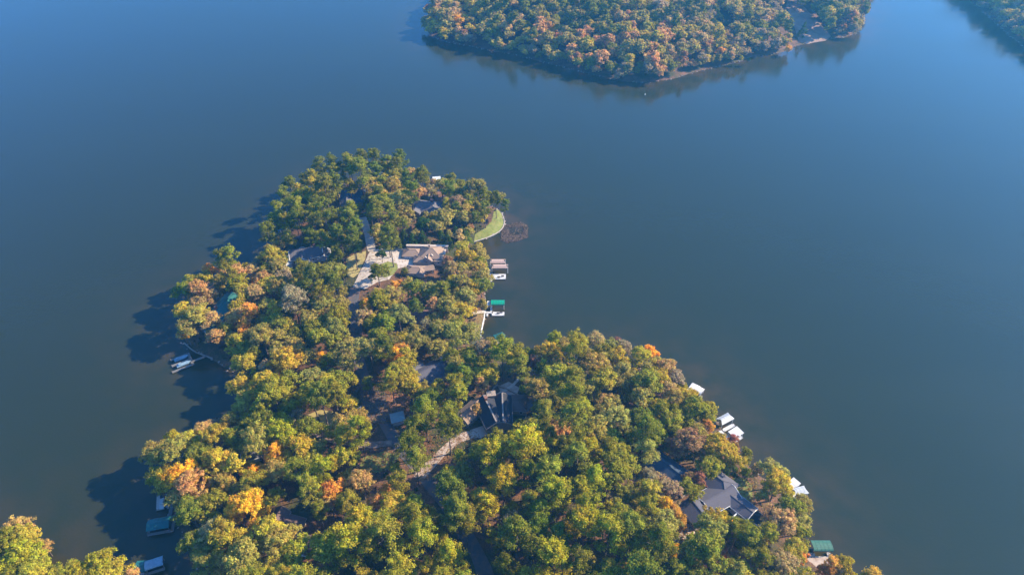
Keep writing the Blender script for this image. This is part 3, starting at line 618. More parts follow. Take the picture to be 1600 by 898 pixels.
# ------------------------------------------------------------------ houses
def wing(root, c, L, W, rot, wh, pitch, kind, rm, wm, over=.6, chim=None, base=1.2, roofname='roof', ridge=True, wins=True, garage=None, trim='trim'):
    """one wing: walls with openings, a thick roof with overhang, ridge cap, fascia. c in root space; L along local x"""
    grp = Matrix.Translation(Vector(c)) @ Matrix.Rotation(rot, 4, 'Z')
    def put(mb, name, m, par=None):
        o = mb.build(name, M[m], None); o.matrix_local = Matrix()
        for v in o.data.vertices: v.co = grp @ v.co
        o.parent = par or root; return o
    hl, hw = L/2, W/2; tp = math.tan(R(pitch)); rh = hw*tp
    mb = MB(); mb.box((0, 0, (wh-base)/2), (L, W, wh+base))
    if kind == 'gable':
        mb.add([(-hl, -hw, wh), (-hl, hw, wh), (-hl, 0, wh+rh), (hl, -hw, wh), (hl, hw, wh), (hl, 0, wh+rh)], [(0, 1, 2), (3, 5, 4), (0, 2, 5, 3), (1, 4, 5, 2), (0, 3, 4, 1)])
    wall = put(mb, 'wall', wm)
    o_ = over; ez = wh-o_*tp; th = .28; e = .04
    run = hl if kind == 'gable' else max(hl-hw, .01)
    rx = hl+o_ if kind == 'gable' else run
    def shell(dz): return [(-hl-o_, -hw-o_, ez+dz), (hl+o_, -hw-o_, ez+dz), (hl+o_, hw+o_, ez+dz), (-hl-o_, hw+o_, ez+dz), (-rx, 0, wh+rh+dz), (rx, 0, wh+rh+dz)]
    mb = MB(); top = shell(th+e); bot = shell(e)
    fs = [(0, 1, 5, 4), (2, 3, 4, 5), (1, 2, 5), (3, 0, 4)] if kind != 'gable' else [(0, 1, 5, 4), (2, 3, 4, 5)]
    mb.add(top+bot, fs+[tuple(6+i for i in f[::-1]) for f in fs]+([(0, 6, 7, 1), (2, 8, 9, 3), (1, 7, 8, 2), (3, 9, 6, 0)] if kind != 'gable' else [(0, 6, 7, 1), (2, 8, 9, 3), (1, 7, 11, 5), (5, 11, 8, 2), (3, 9, 10, 4), (4, 10, 6, 0)]))
    rf = put(mb, 'roof', rm)
    if ridge:
        mb = MB(); z = wh+rh+th+e+.02; mb.box((0, 0, z), (2*rx, .4, .12))
        if kind != 'gable':
            for sx in (-1, 1):
                for sy in (-1, 1): mb.tube((sx*rx, 0, z), (sx*(hl+o_-.1), sy*(hw+o_-.1), ez+th+e+.03), .12, n=4)
        put(mb, 'ridge_cap', trim if kind == 'gable' and trim == 'trimx' else rm, rf)
    mb = MB(); zf = ez+e+.05
    for sy in (-1, 1): mb.box((0, sy*(hw+o_+.07), zf), (2*(hl+o_)+.1, .12, .34))
    if kind != 'gable':
        for sx in (-1, 1): mb.box((sx*(hl+o_+.07), 0, zf), (.12, 2*(hw+o_)-.1, .34))
    else:
        for sx in (-1, 1):
            for sy in (-1, 1):
                a = (sx*(hl+o_+.06), sy*(hw+o_), ez+th); b = (sx*(hl+o_+.06), 0, wh+rh+th); mb.tube(a, b, .17, n=4)
    put(mb, 'fascia', 'white' if trim == 'white' else 'trim')
    if chim:
        for cx_, cy_ in chim:
            mb = MB(); zz = wh+rh*(1-abs(cy_)/hw); mb.box((cx_, cy_, zz+.6), (1.3, 1.0, 3.0)); mb.box((cx_, cy_, zz+2.17), (1.6, 1.3, .18)); put(mb, 'chimney', 'brick' if wm != 'cream' else 'stone', rf)
    if wins:
        n = max(1, int(L/3.4))
        for sy in (-1, 1):
            for i in range(n):
                x = -hl+L*(i+.5)/n
                if garage and sy == -1 and garage[0] <= x <= garage[1]: continue
                mb = MB()
                for d in ((-.62, 0, .1, 1.5), (.62, 0, .1, 1.5), (0, .7, 1.14, .1), (0, -.7, 1.14, .1)): mb.box((x+d[0], sy*(hw+.05), wh*.55+d[1]), (d[2], .12, d[3]))
                f = put(mb, 'window', 'white'); g = MB(); g.box((x, sy*(hw+.02), wh*.55), (1.14, .05, 1.3)); put(g, 'pane', 'glass', f)
    if garage:
        a, b = garage; nd = max(1, int((b-a)/2.9)); 
        for i in range(nd):
            x = a+(b-a)*(i+.5)/nd; mb = MB()
            for k in range(4): mb.box((x, -hw-.05, .3+.58*k), (2.6, .08, .54))
            put(mb, 'garage_door', 'white')
    return rf
def house(name, u, v, rot, label, wings, extra=None, z_up=0, size=1.0):
    p = G(u, v, up=z_up); e = empty(name, p, R(rot), label, 'house')
    for wg in wings: wing(e, **wg)
    if extra: extra(e)
    e.scale = (size, size, size); return e
def part(root, mb, name, m, label=None):
    o = mb.build(name, M[m], root)
    if label: o['label'] = label
    return o
def taupe_extra(e):
    mb = MB(); mb.box((0, 0, 0), (.01, .01, .01))
    for x in (-5.4, -3.2, -.2, 2.0):
        m = MB(); m.box((x, -8.6, 1.3), (.45, .45, 3.2)); part(e, m, 'porch_column', 'cream')
    m = MB(); m.box((1.5, 7.6, 5.35), (30, 2.0, .25)); m.box((1.5, 7.6, 2.4), (29, 1.4, 5.6)); part(e, m, 'parapet', 'cream')
    m = MB(); m.box((13.4, 3.5, 3.6), (3.4, 8, .3)); part(e, m, 'flat_terrace', 'cream')
    m = MB(); m.box((-12, -11, .12), (3.0, .6, .9)); part(e, m, 'planter', 'stone')
    for x, y in ((2.4, -7.4), (6.2, -4.6)):
        m = MB(); m.box((x, y, 2.2), (1.9, .7, 6.4)); m.add([(x-1.2, y-.45, 5.4), (x+1.2, y-.45, 5.4), (x, y-.45, 7.1), (x-1.2, y+.5, 5.4), (x+1.2, y+.5, 5.4), (x, y+.5, 7.1)], [(0, 1, 2), (5, 4, 3), (0, 2, 5, 3), (1, 4, 5, 2), (0, 3, 4, 1)]); part(e, m, 'gable_bay', 'cream')
house('estate_house', 663, 403, -2, 'big taupe hip roofed house with cream walls beside the white circular driveway', [
 dict(c=(-8.2, 2.2, 0), L=13, W=9, rot=0, wh=3.2, pitch=24, kind='hip', rm='taupe', wm='cream', garage=(-5.6, .4)),
 dict(c=(5.4, .6, 0), L=15, W=13.5, rot=0, wh=4.6, pitch=27, kind='hip', rm='taupe', wm='cream', chim=[(-2, 4.5)]),
 dict(c=(-1.6, -5.5, 0), L=8.4, W=6.6, rot=0, wh=3.4, pitch=26, kind='hip', rm='taupe', wm='cream', wins=False),
 dict(c=(4.2, -5.6, 0), L=5.5, W=4.6, rot=R(90), wh=4.2, pitch=42, kind='gable', rm='taupe', wm='cream', wins=False),
 dict(c=(11, -5, 0), L=6, W=5, rot=0, wh=3.4, pitch=24, kind='hip', rm='taupe', wm='cream')], taupe_extra, size=.8)
house('guest_house', 650, 426, -3, 'low taupe roofed outbuilding in front of the big taupe roofed house', [
 dict(c=(0, 0, 0), L=13.5, W=8.5, rot=0, wh=3, pitch=25, kind='hip', rm='taupe', wm='cream'),
 dict(c=(4, -2.4, 0), L=5.4, W=4.6, rot=R(90), wh=3, pitch=30, kind='gable', rm='taupe', wm='cream', wins=False),
 dict(c=(9.2, 2.4, 0), L=7, W=5, rot=R(20), wh=2.8, pitch=22, kind='gable', rm='taupe', wm='stone')], size=.74)
house('hip_roofed_house', 667, 331, -12, 'grey hip roofed house among trees left of the curved lawn point', [
 dict(c=(0, 0, 0), L=17, W=11.5, rot=0, wh=4, pitch=27, kind='hip', rm='greyroof', wm='stone', chim=[(3, 2)]),
 dict(c=(-5, -4.5, 0), L=7, W=6, rot=R(90), wh=4, pitch=30, kind='gable', rm='greyroof', wm='stone', wins=False),
 dict(c=(9, 2.5, 0), L=6, W=6, rot=R(90), wh=3, pitch=25, kind='hip', rm='greyroof', wm='stone')])
house('shaded_house', 553, 311, 8, 'dark slate roofed house in tree shade near the tip of the point', [
 dict(c=(0, 0, 0), L=14, W=10, rot=0, wh=4, pitch=26, kind='hip', rm='navyroof', wm='greywall'),
 dict(c=(-3.5, -7, 0), L=8, W=7, rot=R(90), wh=3.4, pitch=26, kind='gable', rm='greyroof', wm='greywall'),
 dict(c=(5, -6, 0), L=7, W=6, rot=0, wh=3, pitch=24, kind='hip', rm='navyroof', wm='greywall')])
house('inlet_house', 481, 405, 14, 'pale grey gabled house beside the left inlet behind a row of pines', [
 dict(c=(0, 0, 0), L=17, W=9, rot=0, wh=4.5, pitch=32, kind='gable', rm='greyroof', wm='greywall', trim='white', chim=[(5, 1)]),
 dict(c=(-2, -3, 0), L=10, W=6.5, rot=R(90), wh=4.5, pitch=38, kind='gable', rm='greyroof', wm='white', trim='white', wins=False),
 dict(c=(-11, -2.5, 0), L=9, W=6, rot=R(35), wh=3, pitch=28, kind='gable', rm='greymetal', wm='white', trim='white'),
 dict(c=(9.5, -2, 0), L=7, W=6, rot=R(90), wh=3.6, pitch=30, kind='gable', rm='greyroof', wm='greywall', trim='white')])
house('teal_roofed_house', 351, 491, 76, 'long dark teal roofed house hidden among orange trees on the left shore', [
 dict(c=(0, 0, 0), L=20, W=9, rot=0, wh=4, pitch=26, kind='gable', rm='tealroof', wm='greywall', chim=[(-3, 1)]),
 dict(c=(-12, -1, 0), L=6, W=5.5, rot=R(90), wh=3, pitch=24, kind='gable', rm='tealroof', wm='greywall', wins=False)])
house('russet_roofed_house', 655, 502, -6, 'small russet roofed house in shade behind peach coloured trees', [
 dict(c=(0, 0, 0), L=10, W=9, rot=0, wh=3.5, pitch=28, kind='gable', rm='redroof', wm='brick'),
 dict(c=(6.5, -1, 0), L=6, W=7, rot=R(90), wh=3, pitch=28, kind='gable', rm='redroof', wm='brick', wins=False)])
house('chimney_house', 676, 589, 36, 'charcoal roofed house with brick chimney right of the long grey road', [
 dict(c=(0, 0, 0), L=16, W=10, rot=0, wh=4, pitch=28, kind='gable', rm='charcoal', wm='cream', trim='trim', chim=[(6.2, 1)]),
 dict(c=(-6, 5.5, 0), L=8, W=7, rot=R(0), wh=3.4, pitch=24, kind='gable', rm='greyroof', wm='cream')])
def black_extra(e):
    m = MB(); m.box((0, 0, 7.52), (.6, 15.6, .3), R(14)); m.box((5.6, .5, 7.0), (.6, 15.6, .3), R(-6)); part(e, m, 'pale_ridge', 'trim')
    m = MB(); m.box((1, -9.5, 4.2), (9, .5, .4), R(-22)); part(e, m, 'fascia_board', 'brick')
    m = MB(); m.box((1.5, 8.6, 3.4), (3.6, 2.6, 6.8)); m.box((1.5, 8.6, 6.93), (4.0, 3.0, .25)); part(e, m, 'stair_tower', 'stone')
    for i in range(5):
        m = MB(); m.box((9+i*2.6, 2.5, 1.3), (.3, .3, 4.4)); part(e, m, 'deck_post', 'post')
    m = MB(); m.box((14.5, 4.5, 3.2), (12, 8.5, .3), R(-8)); part(e, m, 'sun_deck', 'darkplanks')
    for i in range(4):
        m = MB(); m.box((20.4, 1+i*2.2, 4.0), (.15, .15, 1.4)); m.box((20.4, 2.1+i*2.2, 4.6), (.1, 2.0, .12)); part(e, m, 'railing', 'white')
house('black_roofed_house', 766, 655, 8, 'big house with near black roofs and pale ridges beside the sandy driveway', [
 dict(c=(0, 0, 0), L=15, W=8.2, rot=R(104), wh=5, pitch=27, kind='gable', rm='black', wm='stone', chim=[(5, 0)]),
 dict(c=(5.6, .5, 0), L=15, W=7, rot=R(84), wh=4.8, pitch=27, kind='gable', rm='black', wm='stone'),
 dict(c=(-8.5, 2.5, 0), L=10, W=6.5, rot=R(42), wh=3.8, pitch=34, kind='gable', rm='taupe', wm='stone'),
 dict(c=(12, 5, 0), L=10, W=8, rot=R(-12), wh=3.2, pitch=22, kind='hip', rm='brownroof', wm='stone')], black_extra)
house('brown_roofed_house', 452, 830, -16, 'brown roofed house in the shaded clearing behind olive trees at lower left', [
 dict(c=(0, 0, 0), L=9.5, W=8.5, rot=0, wh=3.8, pitch=28, kind='hip', rm='brownroof', wm='stone'),
 dict(c=(-4.6, 1, 0), L=8, W=5, rot=R(90), wh=4.4, pitch=36, kind='gable', rm='brownroof', wm='stone', wins=False)])
house('brown_garage', 479, 857, -3, 'small brown flat ridged garage in front of the brown roofed house', [
 dict(c=(0, 0, 0), L=7.5, W=6, rot=0, wh=3, pitch=20, kind='gable', rm='brownroof', wm='cream', garage=(-3, 3))])
house('slate_blue_house', 1047, 746, -47, 'slate blue roofed house in shade left of the charcoal roofed compound', [
 dict(c=(0, 0, 0), L=18, W=9, rot=0, wh=4, pitch=26, kind='gable', rm='navyroof', wm='greywall'),
 dict(c=(4, -5.5, 0), L=7, W=6, rot=R(90), wh=3.4, pitch=30, kind='gable', rm='navyroof', wm='white', trim='white', wins=False)])
def comp_extra(e):
    m = MB(); m.box((4.6, -7.6, 3.4), (.35, 12.4, .35), R(-50)); part(e, m, 'gutter', 'white')
    m = MB(); m.prism([(2.0, -12.2), (5.4, -12.6), (7.0, -9.6), (4.6, -8.2), (2.2, -9.6)], 2.9, 3.15); part(e, m, 'roof_patch_canopy', 'bluepaint')  # pale canopy on posts, standing in for a sunlit piece of white roof
    for x, y in ((2.4, -11.8), (5.2, -12.1), (6.5, -9.7), (2.6, -9.5)):
        m = MB(); m.tube((x, y, -1), (x, y, 2.9), .08); part(e, m, 'roof_patch_post', 'metal')
house('charcoal_compound', 1119, 785, 0, 'large charcoal roofed house of several wings beside the bright green cove lawn', [
 dict(c=(0, 0, 0), L=14, W=9, rot=R(28), wh=4, pitch=20, kind='gable', rm='charcoal', wm='greywall', trim='white'),
 dict(c=(1.8, 6.2, 0), L=11, W=8.4, rot=R(-46), wh=4.4, pitch=26, kind='hip', rm='charcoal', wm='brick', chim=None),
 dict(c=(7.8, -3.4, 0), L=9.5, W=6, rot=R(-48), wh=3.8, pitch=20, kind='gable', rm='charcoal', wm='greywall', trim='white'),
 dict(c=(11.2, -6.4, 0), L=9, W=4, rot=R(-48), wh=3.0, pitch=16, kind='gable', rm='black', wm='greywall', trim='white')], comp_extra)
house('compound_garage', 1088, 806, 27, 'charcoal gabled garage at the left end of the charcoal compound', [
 dict(c=(0, 0, 0), L=9.5, W=9, rot=R(90), wh=3.4, pitch=22, kind='gable', rm='charcoal', wm='cream', trim='trim')])
house('pale_roofed_shed', 622, 658, 18, 'small pale roofed shed on shaded asphalt below the orange clay bank', [
 dict(c=(0, 0, 0), L=4.6, W=4.2, rot=0, wh=2.6, pitch=9, kind='gable', rm='tealroofpale', wm='greywall', ridge=False, wins=False)])
house('hidden_cottage', 400, 712, 20, 'small grey cottage almost hidden between crowns below the shaded bay', [
 dict(c=(0, 0, 0), L=9, W=7, rot=0, wh=3.4, pitch=28, kind='gable', rm='greyroof', wm='white', trim='white', chim=[(2, 0)])])

# ------------------------------------------------------------------ docks
def dock(u, v, rot, label, decks, roof=None, deck='planks', extra=None, name='boat_dock', group=None, rails=False, z=.55):
    """decks: boxes (x, y, lx, ly); roof: list of (x, y, lx, ly, height, kind, material). Local y points away from the camera at rot 0"""
    p = P(u, v, z); e = empty(name, (p.x, p.y, 0), R(rot), label, 'dock', group)
    for i, (x, y, lx, ly) in enumerate(decks):
        m = MB(); n = max(2, int(max(lx, ly)/.6)); long = lx >= ly
        for k in range(n):
            if long: m.box((x-lx/2+lx*(k+.5)/n, y, z+.004*(k % 2)), (lx/n-.05, ly, .1))
            else: m.box((x, y-ly/2+ly*(k+.5)/n, z+.004*(k % 2)), (lx, ly/n-.05, .1))
        m.box((x, y, z-.2), (lx-.1, ly-.1, .22))
        part(e, m, 'deck' if i == 0 else ('gangway' if i == 1 else 'finger_pier'), deck)
    for (x, y, lx, ly) in decks[:3]:
        for sx in (-1, 1):
            for sy in (-1, 1):
                m = MB(); m.tube((x+sx*(lx/2-.2), y+sy*(ly/2-.2), -2), (x+sx*(lx/2-.2), y+sy*(ly/2-.2), z+.5), .12); part(e, m, 'piling', 'post')
    for r in roof or []:
        x, y, lx, ly, h, kind, rm = r; m = MB(); N = 8; pts = []
        if kind == 'curved':
            for k in range(N+1):
                a = math.pi*k/N; pts.append((-math.cos(a)*ly/2, h+math.sin(a)*.75))
        elif kind == 'gable': pts = [(-ly/2, h), (0, h+ly*.2), (ly/2, h)]
        elif kind == 'hipped': pts = [(-ly/2, h), (-ly*.1, h+ly*.22), (ly*.1, h+ly*.22), (ly/2, h)]
        else: pts = [(-ly/2, h), (ly/2, h+.25)]
        K = len(pts); vs_ = []
        for sx in (-1, 1):
            for dz in (.12, 0): vs_ += [(x+sx*lx/2*(1 if kind != 'hipped' or q in (0, K-1) else .75), y+a, b+dz) for q, (a, b) in enumerate(pts)]
        f = []
        for k in range(K-1): f += [(k, k+1, 2*K+k+1, 2*K+k), (K+k, 3*K+k, 3*K+k+1, K+k+1), (k, K+k, K+k+1, k+1), (2*K+k, 2*K+k+1, 3*K+k+1, 3*K+k)]
        f += [(0, 2*K, 3*K, K), (K-1, 2*K-1, 4*K-1, 3*K-1)]
        m.add(vs_, f); rf = part(e, m, 'roof', rm)
        m = MB(); nr_ = max(3, int(lx/1.1))
        for k in range(nr_):
            xx = x-lx/2*.96+lx*.96*k/(nr_-1)
            if kind == 'hipped' and abs(xx-x) > lx*.37: continue
            for (a, b), (c, d) in zip(pts[:-1], pts[1:]): m.tube((xx, y+a, b+.15), (xx, y+c, d+.15), .045, n=3)
        o = m.build('roof_seam', M[rm], rf)
        for sx in (-1, 1):
            for sy in (-1, 1):
                m = MB(); m.tube((x+sx*(lx/2-.35), y+sy*(ly/2-.3), -1.5), (x+sx*(lx/2-.35), y+sy*(ly/2-.3), h+.05), .11); part(e, m, 'post', 'white' if deck == 'whitemetal' else 'post')
    if extra: extra(e)
    return e
def bench(e, x, y, z=.62, r=0):
    m = MB(); m.box((x, y, z+.42), (1.5, .45, .08), r); m.box((x, y+.24, z+.7), (1.5, .06, .5), r)
    for s in (-.6, .6): m.box((x+s, y, z+.2), (.08, .4, .4), r)
    part(e, m, 'bench', 'darkplanks')
dock(773,432, 0, 'white dock with two salmon tan roofs and finger piers beside the big taupe house', [(1.6, 0, 9.2, 4.6), (-6, .6, 7, 2.2), (-6.2, -2.2, .9, 4.2), (-3.9, -2.2, .9, 4.2), (-1.9, -2.2, .9, 4.2), (-6.6, 3.3, 1, 3), (-3.2, 4.2, 1.2, 5)],
 [(1.6, 9.4, 9.2, 3.4, 4.0, 'hipped', 'tanmetal'), (2.8, 5.0, 9.6, 3.4, 3.8, 'hipped', 'tanmetal')], 'whitemetal', lambda e: (bench(e, 2.2, -1.2), bench(e, 4.4, -.2)))
dock(774,490, 0, 'small white dock with emerald green curved roof below the double roofed dock', [(1.4, 0, 6.6, 3.0), (-5.2, 1.0, 8, 1.4), (-4.2, -.9, 1.0, 2.6), (-2.2, 3.4, 1.0, 4)],
 [(1.2, 5.4, 7.2, 3.8, 3.4, 'curved', 'greenmetal'), (-3.4, 5.4, 1.8, 3.2, 2.9, 'flat', 'whitemetal')], 'whitemetal', lambda e: (bench(e, 1.4, -.2), bench(e, 3, .6)))
dock(781,532, 28, 'dull green roofed dock half hidden behind crowns in the narrow cove', [(0, 0, 5.5, 4), (-4.5, -2, 5, 1.2)], [(0, .5, 5.4, 4, 3.2, 'gable', 'tealmetal')], 'planks')
dock(1086,611, -38, 'white dock with pale roof on the far bend of the right shore', [(-1.2, .2, 4.4, 8), (-5.5, -2, 6, 1.6), (3.4, -3.6, 1.4, 6)], [(1.6, -.4, 4, 4.4, 2.6, 'curved', 'whitemetal')], 'whitemetal')
dock(1134,663, 30, 'grey white covered dock with a tree leaning over it beside a plain white slab dock', [(0, -1.8, 6.5, 1.6), (-4.6, -4, 1.6, 6)], [(0, 1.2, 7.2, 4.0, 3.2, 'hipped', 'greymetal')], 'whitemetal')
dock(1148,681, 33, 'bright white flat roofed dock jutting out just above the red tree', [(0, -.6, 4.8, 4.0), (-4, -1.5, 5, 1.2)], [(0, 0, 5.6, 4.2, 3.0, 'flat', 'whitemetal')], 'whitemetal')
dock(1233,752, -55, 'narrow white dock deck behind the tree cluster by the cove lawn', [(1, 0, 5.5, 2.2), (-4, 0, 6, 1.4)], [(2.2, 0, 3.6, 2.6, 2.7, 'flat', 'whitemetal')], 'whitemetal')
dock(1247,772, 14, 'small white roofed dock at the outer tip of the right shore', [(0, -.6, 5.4, 3.2), (-5, .6, 6, 1.4)], [(0, 0, 6.2, 3.6, 2.9, 'hipped', 'greymetal')], 'whitemetal')
dock(1282,862, 0, 'boat dock with weathered green metal roof above the tan patio', [(0, -2.1, 6.4, .9), (-5, -1.4, 5, 2.4), (2.8, -.9, 1.4, 1.8), (-4.6, -4.4, 1.4, 5)], [(0, 1.0, 7.4, 4.4, 3.2, 'curved', 'dullgreen')], 'planks')
def twin(e):
    for s in (-1, 1):
        m = MB(); m.box((s*2.3, .2, 1.15), (1.9, 5.2, .5)); m.box((s*2.3, -.8, 1.7), (1.2, 1.2, .7)); m.add([(s*2.3-.95, 2.8, .9), (s*2.3+.95, 2.8, .9), (s*2.3, 4.2, 1.3), (s*2.3-.95, 2.8, 1.4), (s*2.3+.95, 2.8, 1.4), (s*2.3, 4.2, 1.45)], [(0, 1, 2), (3, 5, 4), (0, 3, 4, 1), (1, 4, 5, 2), (0, 2, 5, 3)])
        part(e, m, 'moored_hull', 'bluepaint')
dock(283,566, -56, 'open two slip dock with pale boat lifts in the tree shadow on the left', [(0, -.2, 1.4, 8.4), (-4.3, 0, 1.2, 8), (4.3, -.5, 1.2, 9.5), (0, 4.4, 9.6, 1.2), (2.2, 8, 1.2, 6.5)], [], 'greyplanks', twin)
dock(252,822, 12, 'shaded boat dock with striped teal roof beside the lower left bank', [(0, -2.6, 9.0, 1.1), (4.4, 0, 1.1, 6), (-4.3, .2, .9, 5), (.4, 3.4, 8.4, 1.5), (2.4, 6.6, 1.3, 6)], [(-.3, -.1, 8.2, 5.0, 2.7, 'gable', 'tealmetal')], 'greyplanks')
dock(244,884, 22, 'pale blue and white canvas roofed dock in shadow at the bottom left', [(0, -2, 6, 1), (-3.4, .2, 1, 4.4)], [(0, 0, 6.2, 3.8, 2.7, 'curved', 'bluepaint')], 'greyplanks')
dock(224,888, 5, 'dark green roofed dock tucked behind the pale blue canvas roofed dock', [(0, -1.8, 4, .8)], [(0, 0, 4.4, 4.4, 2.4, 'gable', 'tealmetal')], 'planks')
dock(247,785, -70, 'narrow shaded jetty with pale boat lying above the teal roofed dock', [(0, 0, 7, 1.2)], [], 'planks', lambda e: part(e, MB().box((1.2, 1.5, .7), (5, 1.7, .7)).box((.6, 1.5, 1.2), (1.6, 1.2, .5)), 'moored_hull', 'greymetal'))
dock(683,286, 10, 'white roofed dock just showing behind the trees of the point', [(0, 0, 5, 4), (-3, -3, 1.2, 4)], [(0, 1, 5.4, 4, 3.4, 'flat', 'whitemetal')], 'whitemetal')

# ------------------------------------------------------------------ patio, sea walls, paths, brush island
def curb(name, px, wd, h, m, label, cat, t=T, zbase=None):
    pts = smooth_line([Vector((p.x, p.y, 0)) for p in (G(u, v, t) for u, v in px)], 2); mb = MB()
    for a, b in zip(pts[:-1], pts[1:]):
        if (b-a).length < .05: continue
        c = (a+b)/2; z = max(t.h(c.x, c.y), 0); mb.box((c.x, c.y, z+h/2-.4), ((b-a).length+.15, wd, h+.8), math.atan2(b.y-a.y, b.x-a.x))
    return tag(mb.build(name, M[m]), label, cat)
curb('sea_wall', [(741,378),(768,369.5),(785,359),(789,346),(784,333)], .5, .35, 'concrete', 'pale low sea wall curving round the green lawn point', 'wall')
curb('sea_wall', [(758,487),(756,500),(753,513),(751,527)], .5, .4, 'white', 'thin straight white sea wall along the brown lawn below the emerald dock', 'wall')
curb('sea_wall', [(288,536),(303,549.5),(318,555),(332,560)], .5, .4, 'stone', 'grey sea wall at the shore end of the shaded two slip dock', 'wall')
curb('garden_wall', [(756,636),(763,624),(772,606),(777,602)], .5, .8, 'trim', 'long pale retaining wall running up left of the black roofed house', 'wall')
curb('garden_wall', [(777,603),(792,608),(806,615),(818,624)], .5, .7, 'stone', 'short stone retaining wall crossing the terrace behind the black roofed house', 'wall')
road('path', [(776,618),(790,610),(803,601),(814,588)], 1.5, M['concrete'], .35)
road('path', [(783,612),(786,622),(784,632)], 1.3, M['concrete'], .37)
road('path', [(738,490),(750,488),(760,487)], 1.6, M['concrete'], .3)
def patio():
    pts = [P(u, v, .9) for u, v in [(1262,871),(1300,870),(1303,878),(1303,884),(1262,885)]]
    m = MB().prism([(p.x, p.y) for p in pts][::-1], -1.5, .9); o = m.build('patio', M['sand']); tag(o, 'tan paved waterside patio between the green roofed dock and bottom edge', 'patio')
patio()
def fire_ring():
    p = G(736, 496); e = empty('fire_pit', p, 0, 'dark round fire pit with ring of chairs on the brown lawn', 'fire pit')
    m = MB()
    for k in range(12):
        a = k*math.pi/6; m.box((1.0*math.cos(a), 1.0*math.sin(a), .3), (.45, .3, .5), a+math.pi/2)
    part(e, m, 'stone_ring', 'firepit')
    for k in range(6):
        a = k*math.pi/3+.4; x, y = 2.6*math.cos(a), 2.6*math.sin(a)
        c = MB(); c.box((x, y, .45), (.8, .8, .1), a); c.box((x*1.14, y*1.14, .8), (.1, .8, .7), a)
        for i in (-.3, .3):
            for j in (-.3, .3): c.box((x+i, y+j, .22), (.08, .08, .4))
        c.build('lawn_chair', M['firepit'], e)
fire_ring()
def brush_island():
    rs = np.random.RandomState(5); m = MB(); poly = [(783,364),(787,352),(800,350),(812,347),(825,353),(824,372),(808,377),(792,380),(783,375)]; pool = [(794,358),(806,355),(819,357),(816,366),(800,368)]
    n = 0
    while n < 5200:
        u, v = rs.uniform(781, 827), rs.uniform(346, 381); n += 1
        if not pin(poly, u, v) or (pin(pool, u, v) and rs.uniform() < .8) or (v < 358 and rs.uniform() < .45): continue
        p = P(u, v, 0); q = rs.normal(size=3); q[2] = abs(q[2])*.12; q = Vector(q).normalized()
        m.tube((p.x, p.y, rs.uniform(-.1, .1)), Vector((p.x, p.y, .12))+q*rs.uniform(.4, 1.3), rs.uniform(.08, .2), .04, n=3)
    tag(m.build('dead_brush', M['brush']), 'flat angular bed of dead brush and weed breaking the water off the lawn point', 'brush', None, 'stuff')
brush_island()
# undergrowth: low brush and fallen limbs nobody could count
def undergrowth():
    rs = np.random.RandomState(9); V = []; TI = []; CC = []
    cols = np.array([[.07, .085, .025], [.12, .07, .035], [.05, .075, .02], [.15, .11, .05]])
    ok = np.argwhere(T.sd > 1.0); 
    for _ in range(2600):
        j, i = ok[rs.randint(len(ok))]; x = T.x0+(i+rs.uniform())*T.step; y = T.y0+(j+rs.uniform())*T.step
        u, v, _f = proj((x, y, T.h(x, y)))
        if v > 960 or any(pdist(k, u, v) < 5 for k in KEEP if abs(k[0][0]-u) < 140 and abs(k[0][1]-v) < 140): continue
        if any((x-a)**2+(y-b)**2 < r*r for a, b, r in NOBASE): continue
        if any((p.x-x)**2+(p.y-y)**2 < 14 for pts, wd in ROADW for p in pts[::3]): continue
        s = rs.uniform(.5, 1.3); n = 26; d = rs.normal(size=(n, 3)); d[:, 2] = abs(d[:, 2]); d /= np.linalg.norm(d, axis=1)[:, None]
        p = np.array([x, y, T.h(x, y)])+d*np.array([s, s, s*.7])*rs.uniform(.4, 1, (n, 1)); q = rs.normal(size=(n, 3)); e1 = np.cross(d+q*.5, q); e1 /= np.linalg.norm(e1, axis=1)[:, None]; e2 = np.cross(d, e1)
        e1 *= .22; e2 *= .2; V.append(np.stack([p-e1-e2, p+e1-e2, p+e1+e2, p-e1+e2], 1)); TI.append(np.concatenate([rs.uniform(0, 1, (n, 2)), np.zeros((n, 1)), np.ones((n, 1))], 1))
        CC.append(np.repeat(np.append(cols[rs.randint(4)]*rs.uniform(.7, 1.3), 1)[None], n, 0))
    o = mesh_obj('undergrowth', quads_mesh('undergrowth', np.concatenate(V), np.concatenate(TI), M['leafstuff'], np.concatenate(CC)))
    tag(o, 'low brush and saplings growing between the trees on the wooded peninsula', 'undergrowth', None, 'stuff')
undergrowth()
